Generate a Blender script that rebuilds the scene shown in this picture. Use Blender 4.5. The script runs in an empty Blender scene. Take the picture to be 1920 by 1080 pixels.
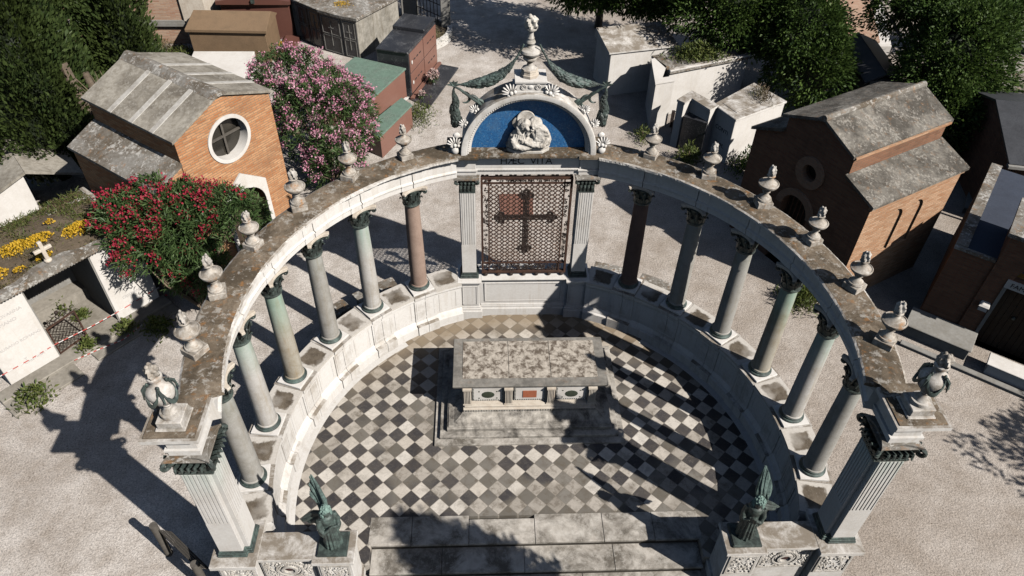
import bpy, bmesh, math, random
import numpy as np
from mathutils import Vector, Matrix
random.seed(7); RNG = np.random.default_rng(11)
SC = bpy.context.scene
COL = SC.collection
G = -0.35                       # level of the gravel; the tiled floor is z = 0
R_ = math.radians

# ------------------------------------------------------------------ materials
class N:
    def __init__(s, name):
        s.m = bpy.data.materials.new(name); s.m.use_nodes = True
        s.nt = s.m.node_tree; s.nt.nodes.clear()
        s._pos = None; s._uv = None; s._nrm = None
    def node(s, t, **kw):
        n = s.nt.nodes.new(t)
        for k, v in kw.items(): setattr(n, k, v)
        return n
    def put(s, sock, v):
        if isinstance(v, bpy.types.NodeSocket): s.nt.links.new(v, sock)
        elif isinstance(v, (tuple, list)):
            sock.default_value = (*v, 1.0) if (len(v) == 3 and sock.type == 'RGBA') else v
        else: sock.default_value = v
    def pos(s):
        if not s._pos: g = s.node('ShaderNodeNewGeometry'); s._pos = g.outputs['Position']; s._nrm = g.outputs['Normal']; s._isl = g.outputs['Random Per Island']
        return s._pos
    def nrm(s): s.pos(); return s._nrm
    def isl(s): s.pos(); return s._isl
    def uv(s):
        if not s._uv: s._uv = s.node('ShaderNodeTexCoord').outputs['UV']
        return s._uv
    def sc(s, co, v):
        n = s.node('ShaderNodeMapping'); s.put(n.inputs['Vector'], co); n.inputs['Scale'].default_value = v; return n.outputs[0]
    def rotz(s, co, a, loc=(0, 0, 0)):
        n = s.node('ShaderNodeMapping'); s.put(n.inputs['Vector'], co); n.inputs['Rotation'].default_value = (0, 0, a); n.inputs['Location'].default_value = loc; return n.outputs[0]
    def noise(s, co, scale, detail=5, rough=.6, dist=0.0):
        n = s.node('ShaderNodeTexNoise'); s.put(n.inputs['Vector'], co); n.inputs['Scale'].default_value = scale
        n.inputs['Detail'].default_value = detail; n.inputs['Roughness'].default_value = rough; n.inputs['Distortion'].default_value = dist
        return n.outputs['Fac']
    def vor(s, co, scale, feature='F1', out='Distance'):
        n = s.node('ShaderNodeTexVoronoi', feature=feature); s.put(n.inputs['Vector'], co); n.inputs['Scale'].default_value = scale
        return n.outputs[out]
    def white(s, co):
        n = s.node('ShaderNodeTexWhiteNoise', noise_dimensions='3D'); s.put(n.inputs['Vector'], co); return n.outputs['Value']
    def ramp(s, f, stops):
        n = s.node('ShaderNodeValToRGB'); s.put(n.inputs[0], f); cr = n.color_ramp
        while len(cr.elements) < len(stops): cr.elements.new(.5)
        for e, (p, c) in zip(cr.elements, stops):
            e.position = p; e.color = (c, c, c, 1) if not isinstance(c, (tuple, list)) else (*c, 1)
        return n.outputs[0]
    def mix(s, f, a, b, blend='MIX'):
        n = s.node('ShaderNodeMix', data_type='RGBA', blend_type=blend)
        s.put(n.inputs[0], f); s.put(n.inputs[6], a); s.put(n.inputs[7], b); return n.outputs[2]
    def math(s, op, a, b=0.0, clamp=False):
        n = s.node('ShaderNodeMath', operation=op, use_clamp=clamp); s.put(n.inputs[0], a); s.put(n.inputs[1], b); return n.outputs[0]
    def vmath(s, op, a, b=(0, 0, 0)):
        n = s.node('ShaderNodeVectorMath', operation=op); s.put(n.inputs[0], a); s.put(n.inputs[1], b); return n.outputs[0]
    def sep(s, co):
        n = s.node('ShaderNodeSeparateXYZ'); s.put(n.inputs[0], co); return n.outputs
    def bump(s, h, strength=.3, dist=.02, nrm=None):
        n = s.node('ShaderNodeBump'); s.put(n.inputs['Height'], h); n.inputs['Strength'].default_value = strength; n.inputs['Distance'].default_value = dist
        if nrm is not None: s.put(n.inputs['Normal'], nrm)
        return n.outputs[0]
    def out(s, col, rough=.8, nrm=None, metal=0.0, spec=.3, trans=0.0):
        b = s.node('ShaderNodeBsdfPrincipled'); o = s.node('ShaderNodeOutputMaterial')
        s.put(b.inputs['Base Color'], col); s.put(b.inputs['Roughness'], rough); s.put(b.inputs['Metallic'], metal)
        b.inputs['Specular IOR Level'].default_value = spec
        if nrm is not None: s.put(b.inputs['Normal'], nrm)
        sh = b.outputs[0]
        if trans > 0:
            t = s.node('ShaderNodeBsdfTranslucent'); s.put(t.inputs[0], col); x = s.node('ShaderNodeMixShader'); x.inputs[0].default_value = trans
            s.nt.links.new(sh, x.inputs[1]); s.nt.links.new(t.outputs[0], x.inputs[2]); sh = x.outputs[0]
        s.nt.links.new(sh, o.inputs[0]); return s.m

def stone(name, c1, c2, dirt=(.10, .085, .065), d=.5, ds=.9, fine=20, bump=.3, bd=.01, rough=.85, streak=0.0, topd=0.0,
          topc=(.13, .105, .075), tops=2.6, speck=None, spk=.5, sks=26, orange=0.0, verd=0.0, vz=(0, 1), spec=.25, lo=.45, hi=.68):
    n = N(name); p = n.pos()
    fn = n.noise(p, fine, 6, .65)
    col = n.mix(n.ramp(fn, [(.3, 0.0), (.7, 1.0)]), c1, c2)
    big = n.noise(p, ds, 9, .72, .3)
    if d > 0: col = n.mix(n.math('MULTIPLY', n.ramp(big, [(lo, 0.0), (hi, 1.0)]), d), col, dirt)
    if streak > 0:
        sk = n.noise(n.sc(p, (7, 7, .55)), 1.3, 5, .7)
        col = n.mix(n.math('MULTIPLY', n.ramp(sk, [(.5, 0.0), (.72, 1.0)]), streak), col, (dirt[0] * 1.3, dirt[1] * 1.2, dirt[2]))
    if verd > 0:
        z = n.sep(p)[2]
        g = n.math('DIVIDE', n.math('SUBTRACT', z, vz[0]), vz[1] - vz[0], True)
        s2 = n.noise(n.sc(p, (9, 9, .8)), 1.0, 4, .6)
        f = n.math('MULTIPLY', n.math('MULTIPLY', g, n.ramp(s2, [(.3, .35), (.62, 1.0)])), verd)
        col = n.mix(f, col, (.26, .50, .41))
    if topd > 0:
        nz = n.sep(n.nrm())[2]
        tn = n.noise(p, tops, 9, .75, .4)
        f = n.math('MULTIPLY', n.math('MULTIPLY', n.ramp(nz, [(.55, 0.0), (.85, 1.0)]), n.ramp(tn, [(.36, 0.0), (.56, 1.0)])), topd)
        col = n.mix(f, col, topc)
    if orange > 0:
        on = n.noise(n.vmath('ADD', p, (7.3, 1.9, 4.4)), 5.5, 6, .7)
        col = n.mix(n.math('MULTIPLY', n.ramp(on, [(.56, 0.0), (.68, 1.0)]), orange), col, (.42, .19, .05))
    if speck:
        v = n.noise(n.vmath('ADD', p, (2.7, 5.1, 8.3)), sks, 7, .74, .2)
        s3 = n.noise(p, 2.2, 4, .65)
        f = n.math('MULTIPLY', n.ramp(n.math('ADD', v, n.math('MULTIPLY', n.math('SUBTRACT', s3, .5), .55)), [(.54, 0.0), (.62, 1.0)]), spk)
        col = n.mix(f, col, speck)
    h = n.math('ADD', n.math('ADD', n.math('MULTIPLY', fn, .5), n.math('MULTIPLY', big, .8)), n.math('MULTIPLY', n.noise(p, 90, 3, .6), .3))
    return n.out(col, rough, n.bump(h, bump, bd), 0.0, spec)

M = {}
WH = (.86, .835, .80); WH2 = (.77, .74, .70)
M['marble'] = stone('white_marble', WH, WH2, dirt=(.33, .27, .20), d=.34, ds=1.4, streak=.26, bump=.18, lo=.52, hi=.76)
M['marble_verd'] = stone('verdigris_stained_marble', WH, WH2, dirt=(.33, .27, .20), d=.25, ds=1.4, streak=.15, bump=.15, verd=.4, vz=(3.1, 4.0))
M['marble_top'] = stone('weathered_marble', WH, WH2, dirt=(.30, .25, .19), d=.55, ds=1.6, streak=.25, topd=.85, topc=(.20, .16, .115), tops=2.2)
M['marble_carved'] = stone('carved_marble', WH, (.5, .46, .4), dirt=(.2, .16, .11), d=.55, ds=4.5, fine=34, streak=.3, bump=.7, bd=.02)
M['lichen'] = stone('lichen_cornice_stone', (.20, .152, .108), (.31, .255, .19), dirt=(.085, .066, .045), d=.9, ds=1.5, fine=14, bump=.8, bd=.03,
                    speck=(.54, .51, .46), spk=.62, sks=9, orange=.55, lo=.4, hi=.58)
M['lichen_grey'] = stone('grey_lichen_stone', (.36, .345, .32), (.22, .20, .17), dirt=(.12, .092, .062), d=.85, ds=1.3, fine=12, bump=.6, bd=.02, speck=(.62, .6, .56), spk=.8, sks=12, orange=.45, lo=.42, hi=.6)
M['urn'] = stone('urn_marble', (.70, .665, .61), (.46, .40, .33), dirt=(.15, .12, .09), d=.7, ds=5.0, fine=20, streak=.3, bump=.6, orange=.7, topd=.2, tops=7, lo=.42, hi=.62)
M['urn_white'] = stone('urn_white_marble', (.72, .69, .65), (.55, .51, .46), dirt=(.18, .15, .11), d=.8, ds=4.5, fine=22, streak=.35, bump=.5, orange=.35, lo=.43, hi=.66)
M['statue_marble'] = stone('statue_marble', (.74, .71, .66), (.6, .56, .5), dirt=(.22, .18, .13), d=.6, ds=5.0, fine=30, streak=.3, bump=.25)
M['tomb'] = stone('sooty_marble', (.62, .58, .52), (.42, .385, .335), dirt=(.085, .078, .07), d=.95, ds=2.4, fine=9, streak=.35, bump=.5, bd=.015, lo=.43, hi=.64)
M['tomb_lid'] = stone('blotched_marble', (.66, .60, .52), (.42, .37, .31), dirt=(.115, .088, .066), d=.92, ds=6.5, fine=14, bump=.6, bd=.012, lo=.45, hi=.58)
M['tomb_rim'] = stone('grey_stained_marble', (.34, .32, .285), (.22, .205, .185), dirt=(.10, .095, .085), d=.8, ds=2.5, fine=12, bump=.4, orange=.12)
M['step'] = stone('step_marble', (.66, .62, .56), (.44, .40, .35), dirt=(.115, .10, .08), d=.9, ds=1.5, fine=8, bump=.5, bd=.012, speck=(.6, .57, .52), spk=.4, sks=18, lo=.43, hi=.62)
M['cream'] = stone('cream_marble', (.78, .71, .61), (.66, .585, .49), dirt=(.3, .2, .12), d=.4, ds=3, streak=.2, bump=.15)
M['col_grey'] = stone('grey_granite', (.47, .455, .425), (.37, .36, .335), dirt=(.22, .195, .15), d=.55, ds=2.6, fine=40, streak=.5, bump=.15, verd=.12, vz=(3.2, 4.0))
M['col_white'] = stone('pale_marble', (.62, .60, .57), (.52, .50, .47), dirt=(.28, .23, .16), d=.5, ds=2.0, fine=24, streak=.5, bump=.12, verd=.62, vz=(2.9, 4.05))
M['col_cream'] = stone('honey_marble', (.50, .47, .40), (.42, .39, .33), dirt=(.26, .19, .105), d=.7, ds=1.8, fine=24, streak=.6, bump=.15, verd=.75, vz=(2.6, 4.0))
M['col_pink'] = stone('pink_granite', (.48, .36, .295), (.34, .24, .19), dirt=(.16, .10, .08), d=.4, ds=2.5, fine=80, streak=.2, bump=.15)
M['col_red'] = stone('dark_red_granite', (.24, .165, .14), (.15, .10, .085), dirt=(.08, .06, .05), d=.4, ds=2.5, fine=80, bump=.15)
M['bronze'] = stone('green_bronze', (.065, .085, .078), (.033, .043, .041), dirt=(.19, .28, .25), d=.6, ds=6, fine=30, bump=.5, rough=.55, spec=.5)
M['bronze_dark'] = stone('dark_bronze', (.052, .066, .06), (.028, .035, .033), dirt=(.15, .205, .185), d=.6, ds=7, fine=30, bump=.4, rough=.5, spec=.5)
M['verdigris'] = stone('verdigris_bronze', (.21, .30, .275), (.10, .145, .135), dirt=(.022, .03, .03), d=.75, ds=9, fine=30, bump=.5, rough=.6)
M['iron'] = stone('rusty_iron', (.085, .048, .036), (.05, .03, .025), dirt=(.15, .075, .045), d=.6, ds=4, fine=40, bump=.4, rough=.75)
M['iron_dark'] = stone('dark_iron', (.045, .032, .028), (.03, .022, .02), dirt=(.09, .06, .045), d=.5, ds=8, fine=40, bump=.5, rough=.6)
M['letters'] = stone('letter_paint', (.03, .03, .032), (.05, .05, .05), d=0, bump=0)
M['letters_faint'] = stone('faded_letters', (.58, .555, .54), (.68, .655, .63), d=0, bump=0)
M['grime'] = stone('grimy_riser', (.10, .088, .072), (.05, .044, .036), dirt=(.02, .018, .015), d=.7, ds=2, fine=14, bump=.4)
M['cap'] = None
def make_cap():
    n = N('stained_cap_stone'); p = n.pos(); u = n.uv(); s = n.sep(u)
    fn = n.noise(p, 20, 6, .65)
    base = n.mix(n.ramp(fn, [(.3, 0.0), (.7, 1.0)]), (.70, .66, .61), (.56, .52, .46))
    w = n.math('MULTIPLY', n.math('SUBTRACT', n.noise(p, 3.0, 6, .65), .5), .55)
    def edge(a, lo, hi):
        a = n.math('ADD', a, w); d = n.math('SUBTRACT', .5, n.math('ABSOLUTE', n.math('SUBTRACT', a, .5)))
        return n.ramp(d, [(lo, 0.0), (hi, 1.0)])
    m = n.math('MULTIPLY', edge(s[0], .13, .19), edge(s[1], .12, .20))
    m = n.math('MULTIPLY', m, n.ramp(n.noise(p, 1.1, 3, .5), [(.33, .12), (.5, 1.0)]))
    dirt = n.mix(n.ramp(n.noise(p, 5, 7, .7), [(.35, 0.0), (.65, 1.0)]), (.20, .165, .125), (.095, .075, .055))
    col = n.mix(m, base, dirt)
    sp = n.math('MULTIPLY', n.ramp(n.vor(p, 30), [(.1, 1.0), (.22, 0.0)]), n.math('MULTIPLY', m, .4))
    col = n.mix(sp, col, (.5, .47, .42))
    return n.out(col, .85, n.bump(fn, .3, .01), 0, .25)
M['cap'] = make_cap()

def make_gravel():
    n = N('gravel'); p = n.pos()
    big = n.noise(p, .22, 5, .6); mid = n.noise(p, 1.7, 6, .7); 
    v = n.noise(p, 26, 3, .75); v2 = n.noise(n.vmath('ADD', p, (3.1, 7.7, 0.4)), 60, 2, .8)
    col = n.mix(n.ramp(big, [(.38, 0.0), (.64, 1.0)]), (.75, .70, .65), (.55, .50, .455))
    xr = n.math('ADD', n.math('DIVIDE', n.sep(p)[0], 16.0), .5, True)
    col = n.mix(n.ramp(xr, [(.45, 0.0), (.85, .55)]), col, (.42, .36, .305))
    col = n.mix(n.ramp(n.noise(n.vmath('ADD', p, (9, 4, 0)), .55, 6, .7, .6), [(.5, 0.0), (.72, .6)]), col, (.33, .27, .215))
    col = n.mix(n.ramp(mid, [(.36, 0.0), (.72, .75)]), col, (.33, .275, .225))
    col = n.mix(1.0, col, n.ramp(v, [(.28, .50), (.5, 1.0), (.74, 1.38)]), 'MULTIPLY')
    col = n.mix(1.0, col, n.ramp(v2, [(.25, .62), (.5, 1.0), (.78, 1.30)]), 'MULTIPLY')
    leaf = n.math('MULTIPLY', n.ramp(n.vor(p, 7.5), [(.06, 1.0), (.13, 0.0)]), n.ramp(n.noise(p, .8, 4, .6), [(.46, 0.0), (.6, .85)]))
    col = n.mix(leaf, col, (.13, .10, .07))
    h = n.math('ADD', v, n.math('MULTIPLY', n.noise(p, 6, 3, .6), .8))
    return n.out(col, .95, n.bump(h, .7, .03), 0, .1)
M['gravel'] = make_gravel()

def make_tiles():
    n = N('marble_tiles'); p = n.pos(); D = .408
    x, y, z = n.sep(p)
    xo = n.math('DIVIDE', n.math('ADD', x, 3.0), D); yo = n.math('DIVIDE', n.math('SUBTRACT', y, .09), D)
    # diamonds: u = x+y, v = x-y in units of half-diagonals
    u = n.math('ADD', n.math('ADD', xo, yo), .5); v = n.math('ADD', n.math('SUBTRACT', xo, yo), .5)
    iu = n.math('FLOOR', u); iv = n.math('FLOOR', v)
    fu = n.math('SUBTRACT', u, iu); fv = n.math('SUBTRACT', v, iv)
    par = n.math('ABSOLUTE', n.math('MODULO', n.math('ADD', n.math('ADD', iu, iv), 200), 2.0))      # 0 = dark
    cmb = n.node('ShaderNodeCombineXYZ'); n.put(cmb.inputs[0], iu); n.put(cmb.inputs[1], iv)
    r = n.white(cmb.outputs[0]); r2 = n.white(n.vmath('ADD', cmb.outputs[0], (31.7, 11.3, 5.1)))
    worn = n.math('ADD', n.noise(p, .42, 3, .55), n.math('MULTIPLY', n.math('SUBTRACT', r, .5), .34))
    # worn zone is stronger toward the middle front of the floor
    cx = n.math('ABSOLUTE', n.math('SUBTRACT', x, .6)); cz = n.math('MULTIPLY', n.ramp(n.math('DIVIDE', cx, 3.6), [(.1, 1.0), (1.0, 0.0)]), n.ramp(n.math('MULTIPLY', n.math('ADD', y, 1.0), .3), [(.0, .24), (.9, .02)]))
    wf = n.ramp(n.math('ADD', worn, cz), [(.53, 0.0), (.62, 1.0)])
    dark = n.mix(r2, (.050, .047, .050), (.085, .078, .078))
    wornc = n.mix(r2, (.16, .145, .122), (.265, .245, .215))
    dark = n.mix(wf, dark, wornc)
    lite = n.mix(r2, (.78, .73, .66), (.62, .56, .485))
    litew = n.mix(r, (.26, .23, .195), (.46, .415, .36))
    lite = n.mix(n.math('MULTIPLY', wf, .8), lite, litew)
    col = n.mix(par, dark, lite)
    blot = n.noise(p, 5.0, 8, .75, .5)
    blotf = n.math('MULTIPLY', n.ramp(blot, [(.48, 0.0), (.66, 1.0)]), n.math('ADD', .34, n.math('MULTIPLY', wf, .55)))
    col = n.mix(blotf, col, (.15, .125, .095))
    vn = n.math('ABSOLUTE', n.math('SUBTRACT', n.noise(n.vmath('ADD', n.sc(p, (1, 1.6, 1)), n.vmath('MULTIPLY', cmb.outputs[0], (3.7, 1.3, 0))), 3.4, 7, .7, .8), .5))
    col = n.mix(n.math('MULTIPLY', n.ramp(vn, [(.0, 1.0), (.018, 0.0)]), .35), col, (.22, .2, .18))
    spk = n.math('MULTIPLY', n.ramp(n.vor(p, 30), [(.1, 1.0), (.2, 0.0)]), n.math('MULTIPLY', n.ramp(n.noise(p, 3, 4, .6), [(.5, 0.0), (.62, 1.0)]), .5))
    col = n.mix(spk, col, (.52, .48, .42))
    col = n.mix(n.ramp(n.noise(p, 1.3, 7, .7), [(.45, 0.0), (.8, .35)]), col, (.13, .11, .085))
    # tan, damp stain along the foot of the back wall
    tan = n.math('MULTIPLY', n.ramp(n.math('ADD', y, n.math('MULTIPLY', n.noise(p, 1.2, 5, .6), 1.6)), [(0.0, 0.0), (1.0, 1.0)]), 0.0)
    rr = n.math('POWER', n.math('ADD', n.math('MULTIPLY', x, x), n.math('MULTIPLY', y, y)), .5)
    tn = n.ramp(n.math('ADD', n.math('DIVIDE', rr, 6.0), n.math('MULTIPLY', n.noise(p, 1.6, 5, .6), .12)), [(.77, 0.0), (.88, .75)])
    front = n.ramp(n.math('DIVIDE', y, 6.0), [(.35, 0.0), (.72, 1.0)])
    col = n.mix(n.math('MULTIPLY', tn, front), col, n.mix(n.noise(p, 3, 5, .6), (.30, .22, .14), (.46, .37, .26)))
    e = n.math('MINIMUM', n.math('MINIMUM', fu, n.math('SUBTRACT', 1.0, fu)), n.math('MINIMUM', fv, n.math('SUBTRACT', 1.0, fv)))
    gr = n.ramp(e, [(.012, 1.0), (.03, 0.0)])
    col = n.mix(n.math('MULTIPLY', gr, .75), col, (.22, .195, .16))
    h = n.math('ADD', n.ramp(e, [(.0, 0.0), (.045, 1.0)]), n.math('MULTIPLY', r, .25))
    return n.out(col, n.mix(par, (.5, .5, .5), (.7, .7, .7)), n.bump(h, .4, .006), 0, .3)
M['tiles'] = make_tiles()

def brick(name, c1, c2, mortar, dirt, d=.3, bw=.25, bh=.065, streak=.3):
    n = N(name); p = n.pos(); u = n.uv()
    b = n.node('ShaderNodeTexBrick'); n.put(b.inputs['Vector'], u); b.inputs['Color1'].default_value = (0, 0, 0, 1); b.inputs['Color2'].default_value = (1, 1, 1, 1)
    b.inputs['Mortar'].default_value = (.5, .5, .5, 1); b.inputs['Scale'].default_value = 1.0; b.inputs['Mortar Size'].default_value = .011
    b.inputs['Mortar Smooth'].default_value = .3; b.inputs['Brick Width'].default_value = bw; b.inputs['Row Height'].default_value = bh
    t = b.outputs['Color']; fac = b.outputs['Fac']
    r = n.math('ADD', n.math('MULTIPLY', n.sep(t)[0], .55), n.math('MULTIPLY', n.noise(n.sc(u, (3.2, 11, 1)), 1.2, 4, .6), .55))
    col = n.mix(n.ramp(r, [(.25, 0.0), (.85, 1.0)]), c1, c2)
    col = n.mix(fac, col, mortar)
    col = n.mix(n.math('MULTIPLY', n.ramp(n.noise(p, 1.0, 7, .7), [(.48, 0.0), (.7, 1.0)]), d), col, dirt)
    sk = n.noise(n.sc(p, (6, 6, .5)), 1.2, 5, .7)
    col = n.mix(n.math('MULTIPLY', n.ramp(sk, [(.52, 0.0), (.75, 1.0)]), streak), col, dirt)
    return n.out(col, .9, n.bump(n.math('SUBTRACT', 1.0, fac), .5, .012), 0, .15)
M['brick'] = brick('orange_brick', (.50, .195, .078), (.72, .40, .21), (.40, .27, .17), (.26, .16, .10), .45)
M['brick_pale'] = brick('pale_orange_brick', (.44, .21, .105), (.66, .42, .27), (.40, .29, .2), (.3, .22, .15), .25)
M['brick_red'] = brick('weathered_red_brick', (.25, .12, .075), (.36, .18, .11), (.24, .17, .12), (.10, .07, .05), .4)
M['brick_trim'] = brick('brick_trim', (.40, .22, .145), (.50, .30, .20), (.38, .28, .2), (.2, .13, .09), .3)
M['patina'] = stone('pale_patina', (.30, .44, .39), (.17, .26, .23), dirt=(.05, .075, .07), d=.5, ds=9, fine=30, bump=.4)
M['brick_far'] = brick('patched_brick', (.46, .235, .15), (.60, .42, .30), (.50, .40, .32), (.34, .27, .2), .3)
M['roof'] = stone('lichen_roof', (.15, .14, .125), (.30, .275, .235), dirt=(.07, .062, .052), d=.85, ds=1.2, fine=7, bump=.9, bd=.03, speck=(.46, .43, .38), spk=.6, sks=14, orange=.25, lo=.42, hi=.58)
M['roof_pale'] = stone('pale_weathered_roof', (.50, .465, .40), (.33, .30, .25), dirt=(.13, .112, .09), d=.8, ds=.9, fine=9, bump=.5, streak=.5, speck=(.58, .55, .49), spk=.4, sks=12, lo=.42, hi=.62)
M['roof_strip'] = stone('weathered_roof_strip', (.66, .64, .60), (.50, .475, .43), dirt=(.2, .17, .14), d=.55, ds=2.5, fine=12, bump=.3)
M['roof_dark'] = stone('dark_roof_sheet', (.055, .058, .066), (.085, .088, .095), dirt=(.03, .03, .033), d=.5, ds=1.4, fine=24, bump=.2, rough=.5)
M['roof_shade'] = stone('shaded_roof_sheet', (.055, .07, .10), (.08, .09, .12), dirt=(.04, .045, .06), d=.5, ds=1.2, fine=20, bump=.2)  # blue-grey colour stands in for shade lying on the flat roof
M['plaster'] = stone('white_plaster', (.86, .83, .79), (.78, .745, .70), dirt=(.45, .40, .34), d=.35, ds=1.0, streak=.18, bump=.12)
M['plaster_old'] = stone('stained_concrete', (.52, .49, .43), (.38, .355, .31), dirt=(.13, .12, .10), d=.8, ds=1.3, fine=9, streak=.75, bump=.4)
M['concrete'] = stone('grey_concrete', (.38, .37, .345), (.29, .28, .26), dirt=(.18, .165, .14), d=.5, ds=1.3, fine=14, streak=.35, bump=.3)
M['paving'] = stone('stained_paving', (.42, .385, .33), (.30, .275, .235), dirt=(.17, .15, .115), d=.7, ds=1.5, fine=10, bump=.4)
M['gran_brown'] = stone('brown_granite', (.23, .155, .095), (.29, .20, .125), dirt=(.16, .115, .075), d=.5, ds=2, fine=26, bump=.1, rough=.5)
M['gran_red'] = stone('dark_red_polished_granite', (.15, .065, .05), (.19, .085, .066), dirt=(.10, .05, .042), d=.4, ds=1.5, fine=40, bump=.03, rough=.35, spec=.5)
M['gran_rose'] = stone('rose_granite', (.255, .125, .095), (.31, .16, .12), dirt=(.2, .10, .08), d=.3, ds=1.5, fine=46, bump=.04, rough=.4, spec=.45)
M['gran_black'] = stone('black_granite', (.028, .029, .034), (.045, .047, .054), dirt=(.06, .062, .07), d=.3, ds=2, fine=60, bump=.03, rough=.3, spec=.5, speck=(.4, .4, .4), spk=.3)
M['slab_green'] = stone('green_serpentine', (.20, .295, .235), (.145, .22, .175), dirt=(.10, .13, .105), d=.6, ds=2.2, fine=9, bump=.15, speck=(.40, .45, .40), spk=.3)
M['wood'] = stone('dark_door_wood', (.05, .035, .025), (.075, .052, .036), d=.4, ds=3, fine=14, bump=.3, streak=.5)
M['wood_grey'] = stone('grey_weathered_wood', (.16, .145, .125), (.11, .10, .088), dirt=(.07, .06, .05), d=.4, ds=4, fine=14, bump=.3)
M['glass'] = stone('dark_window_glass', (.03, .028, .024), (.05, .045, .036), d=.3, ds=2, fine=4, bump=.02, rough=.15, spec=.6)
M['dark'] = stone('unlit_interior', (.02, .018, .016), (.03, .026, .022), d=0, bump=.1)
M['soil'] = stone('dry_soil', (.20, .155, .11), (.125, .10, .07), dirt=(.08, .06, .04), d=.7, ds=1.5, fine=9, bump=.9, bd=.04)
M['bark'] = stone('grey_bark', (.24, .19, .145), (.15, .12, .09), dirt=(.09, .07, .05), d=.5, ds=4, fine=14, streak=.6, bump=.9, bd=.03)
M['twig'] = stone('dry_twig', (.30, .23, .16), (.20, .15, .11), d=.3, ds=6, bump=.2)
M['tape_white'] = stone('white_tape', (.75, .72, .70), (.68, .64, .62), d=.2, bump=0, rough=.4)
M['tape_red'] = stone('red_tape', (.55, .09, .07), (.48, .07, .06), d=.2, bump=0, rough=.4)
M['gold'] = stone('gold_mosaic', (.55, .33, .05), (.30, .13, .05), dirt=(.12, .16, .2), d=.6, ds=5, fine=40, bump=.2)
M['panel_red'] = stone('red_porphyry', (.42, .13, .065), (.50, .18, .10), dirt=(.3, .10, .06), d=.4, ds=5, bump=.05)
M['panel_green'] = stone('green_porphyry', (.035, .05, .035), (.06, .075, .05), d=.3, ds=6, bump=.05)
M['porphyry_dark'] = stone('dark_porphyry', (.06, .03, .03), (.09, .05, .045), d=.3, ds=6, bump=.05)
M['plastic_yellow'] = stone('yellow_petals', (.75, .42, .03), (.62, .33, .02), d=0, bump=0)

def make_mosaic():
    n = N('blue_mosaic'); p = n.pos()
    q = n.sc(p, (1, .02, 1))
    c = n.sep(n.vor(q, 46, 'F1', 'Color')); e = n.vor(q, 46)
    col = n.mix(c[0], (.02, .10, .27), (.045, .19, .43))
    col = n.mix(n.ramp(c[1], [(.93, 0.0), (.98, 1.0)]), col, (.12, .24, .40))
    col = n.mix(n.ramp(n.noise(p, 2.5, 5, .6), [(.5, 0.0), (.75, .5)]), col, (.12, .20, .30))
    return n.out(col, .45, n.bump(e, .3, .006), 0, .4)
M['mosaic'] = make_mosaic()

def leafmat(name, c1, c2, c3=None, trans=.25, rough=.55):
    n = N(name); p = n.pos(); r = n.isl()
    col = n.mix(r, c1, c2)
    if c3: col = n.mix(n.ramp(n.noise(p, .9, 3, .5), [(.45, 0.0), (.62, 1.0)]), col, c3)
    return n.out(col, rough, None, 0, .35, trans)
M['lf_shade'] = leafmat('inner_foliage_shade', (.008, .014, .005), (.014, .022, .007), None, 0)  # near-black leaf colour puts the crown's inner shade into solid cores
M['lf_cypress'] = leafmat('cypress_needles', (.035, .062, .018), (.085, .12, .034), (.055, .08, .02), .15)
M['lf_oleander'] = leafmat('oleander_leaves', (.045, .092, .028), (.13, .20, .07), None, .28, .5)
M['lf_laurel'] = leafmat('laurel_leaves', (.026, .056, .013), (.13, .205, .045), (.07, .125, .028), .28, .55)
M['lf_weed'] = leafmat('weed_leaves', (.085, .13, .03), (.17, .19, .055), None, .25)
M['lf_moss'] = leafmat('dry_moss', (.10, .125, .035), (.19, .165, .07), (.15, .10, .06), .1)
M['lf_yellow'] = leafmat('yellow_flowers', (.62, .36, .02), (.80, .52, .05), None, .2)
M['lf_pink'] = leafmat('pink_petals', (.72, .22, .38), (.90, .56, .66), None, .3)
M['lf_red'] = leafmat('crimson_petals', (.30, .012, .035), (.52, .045, .085), None, .2)
M['lf_white'] = leafmat('pale_petals', (.70, .60, .55), (.75, .45, .42), None, .2)

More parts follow.
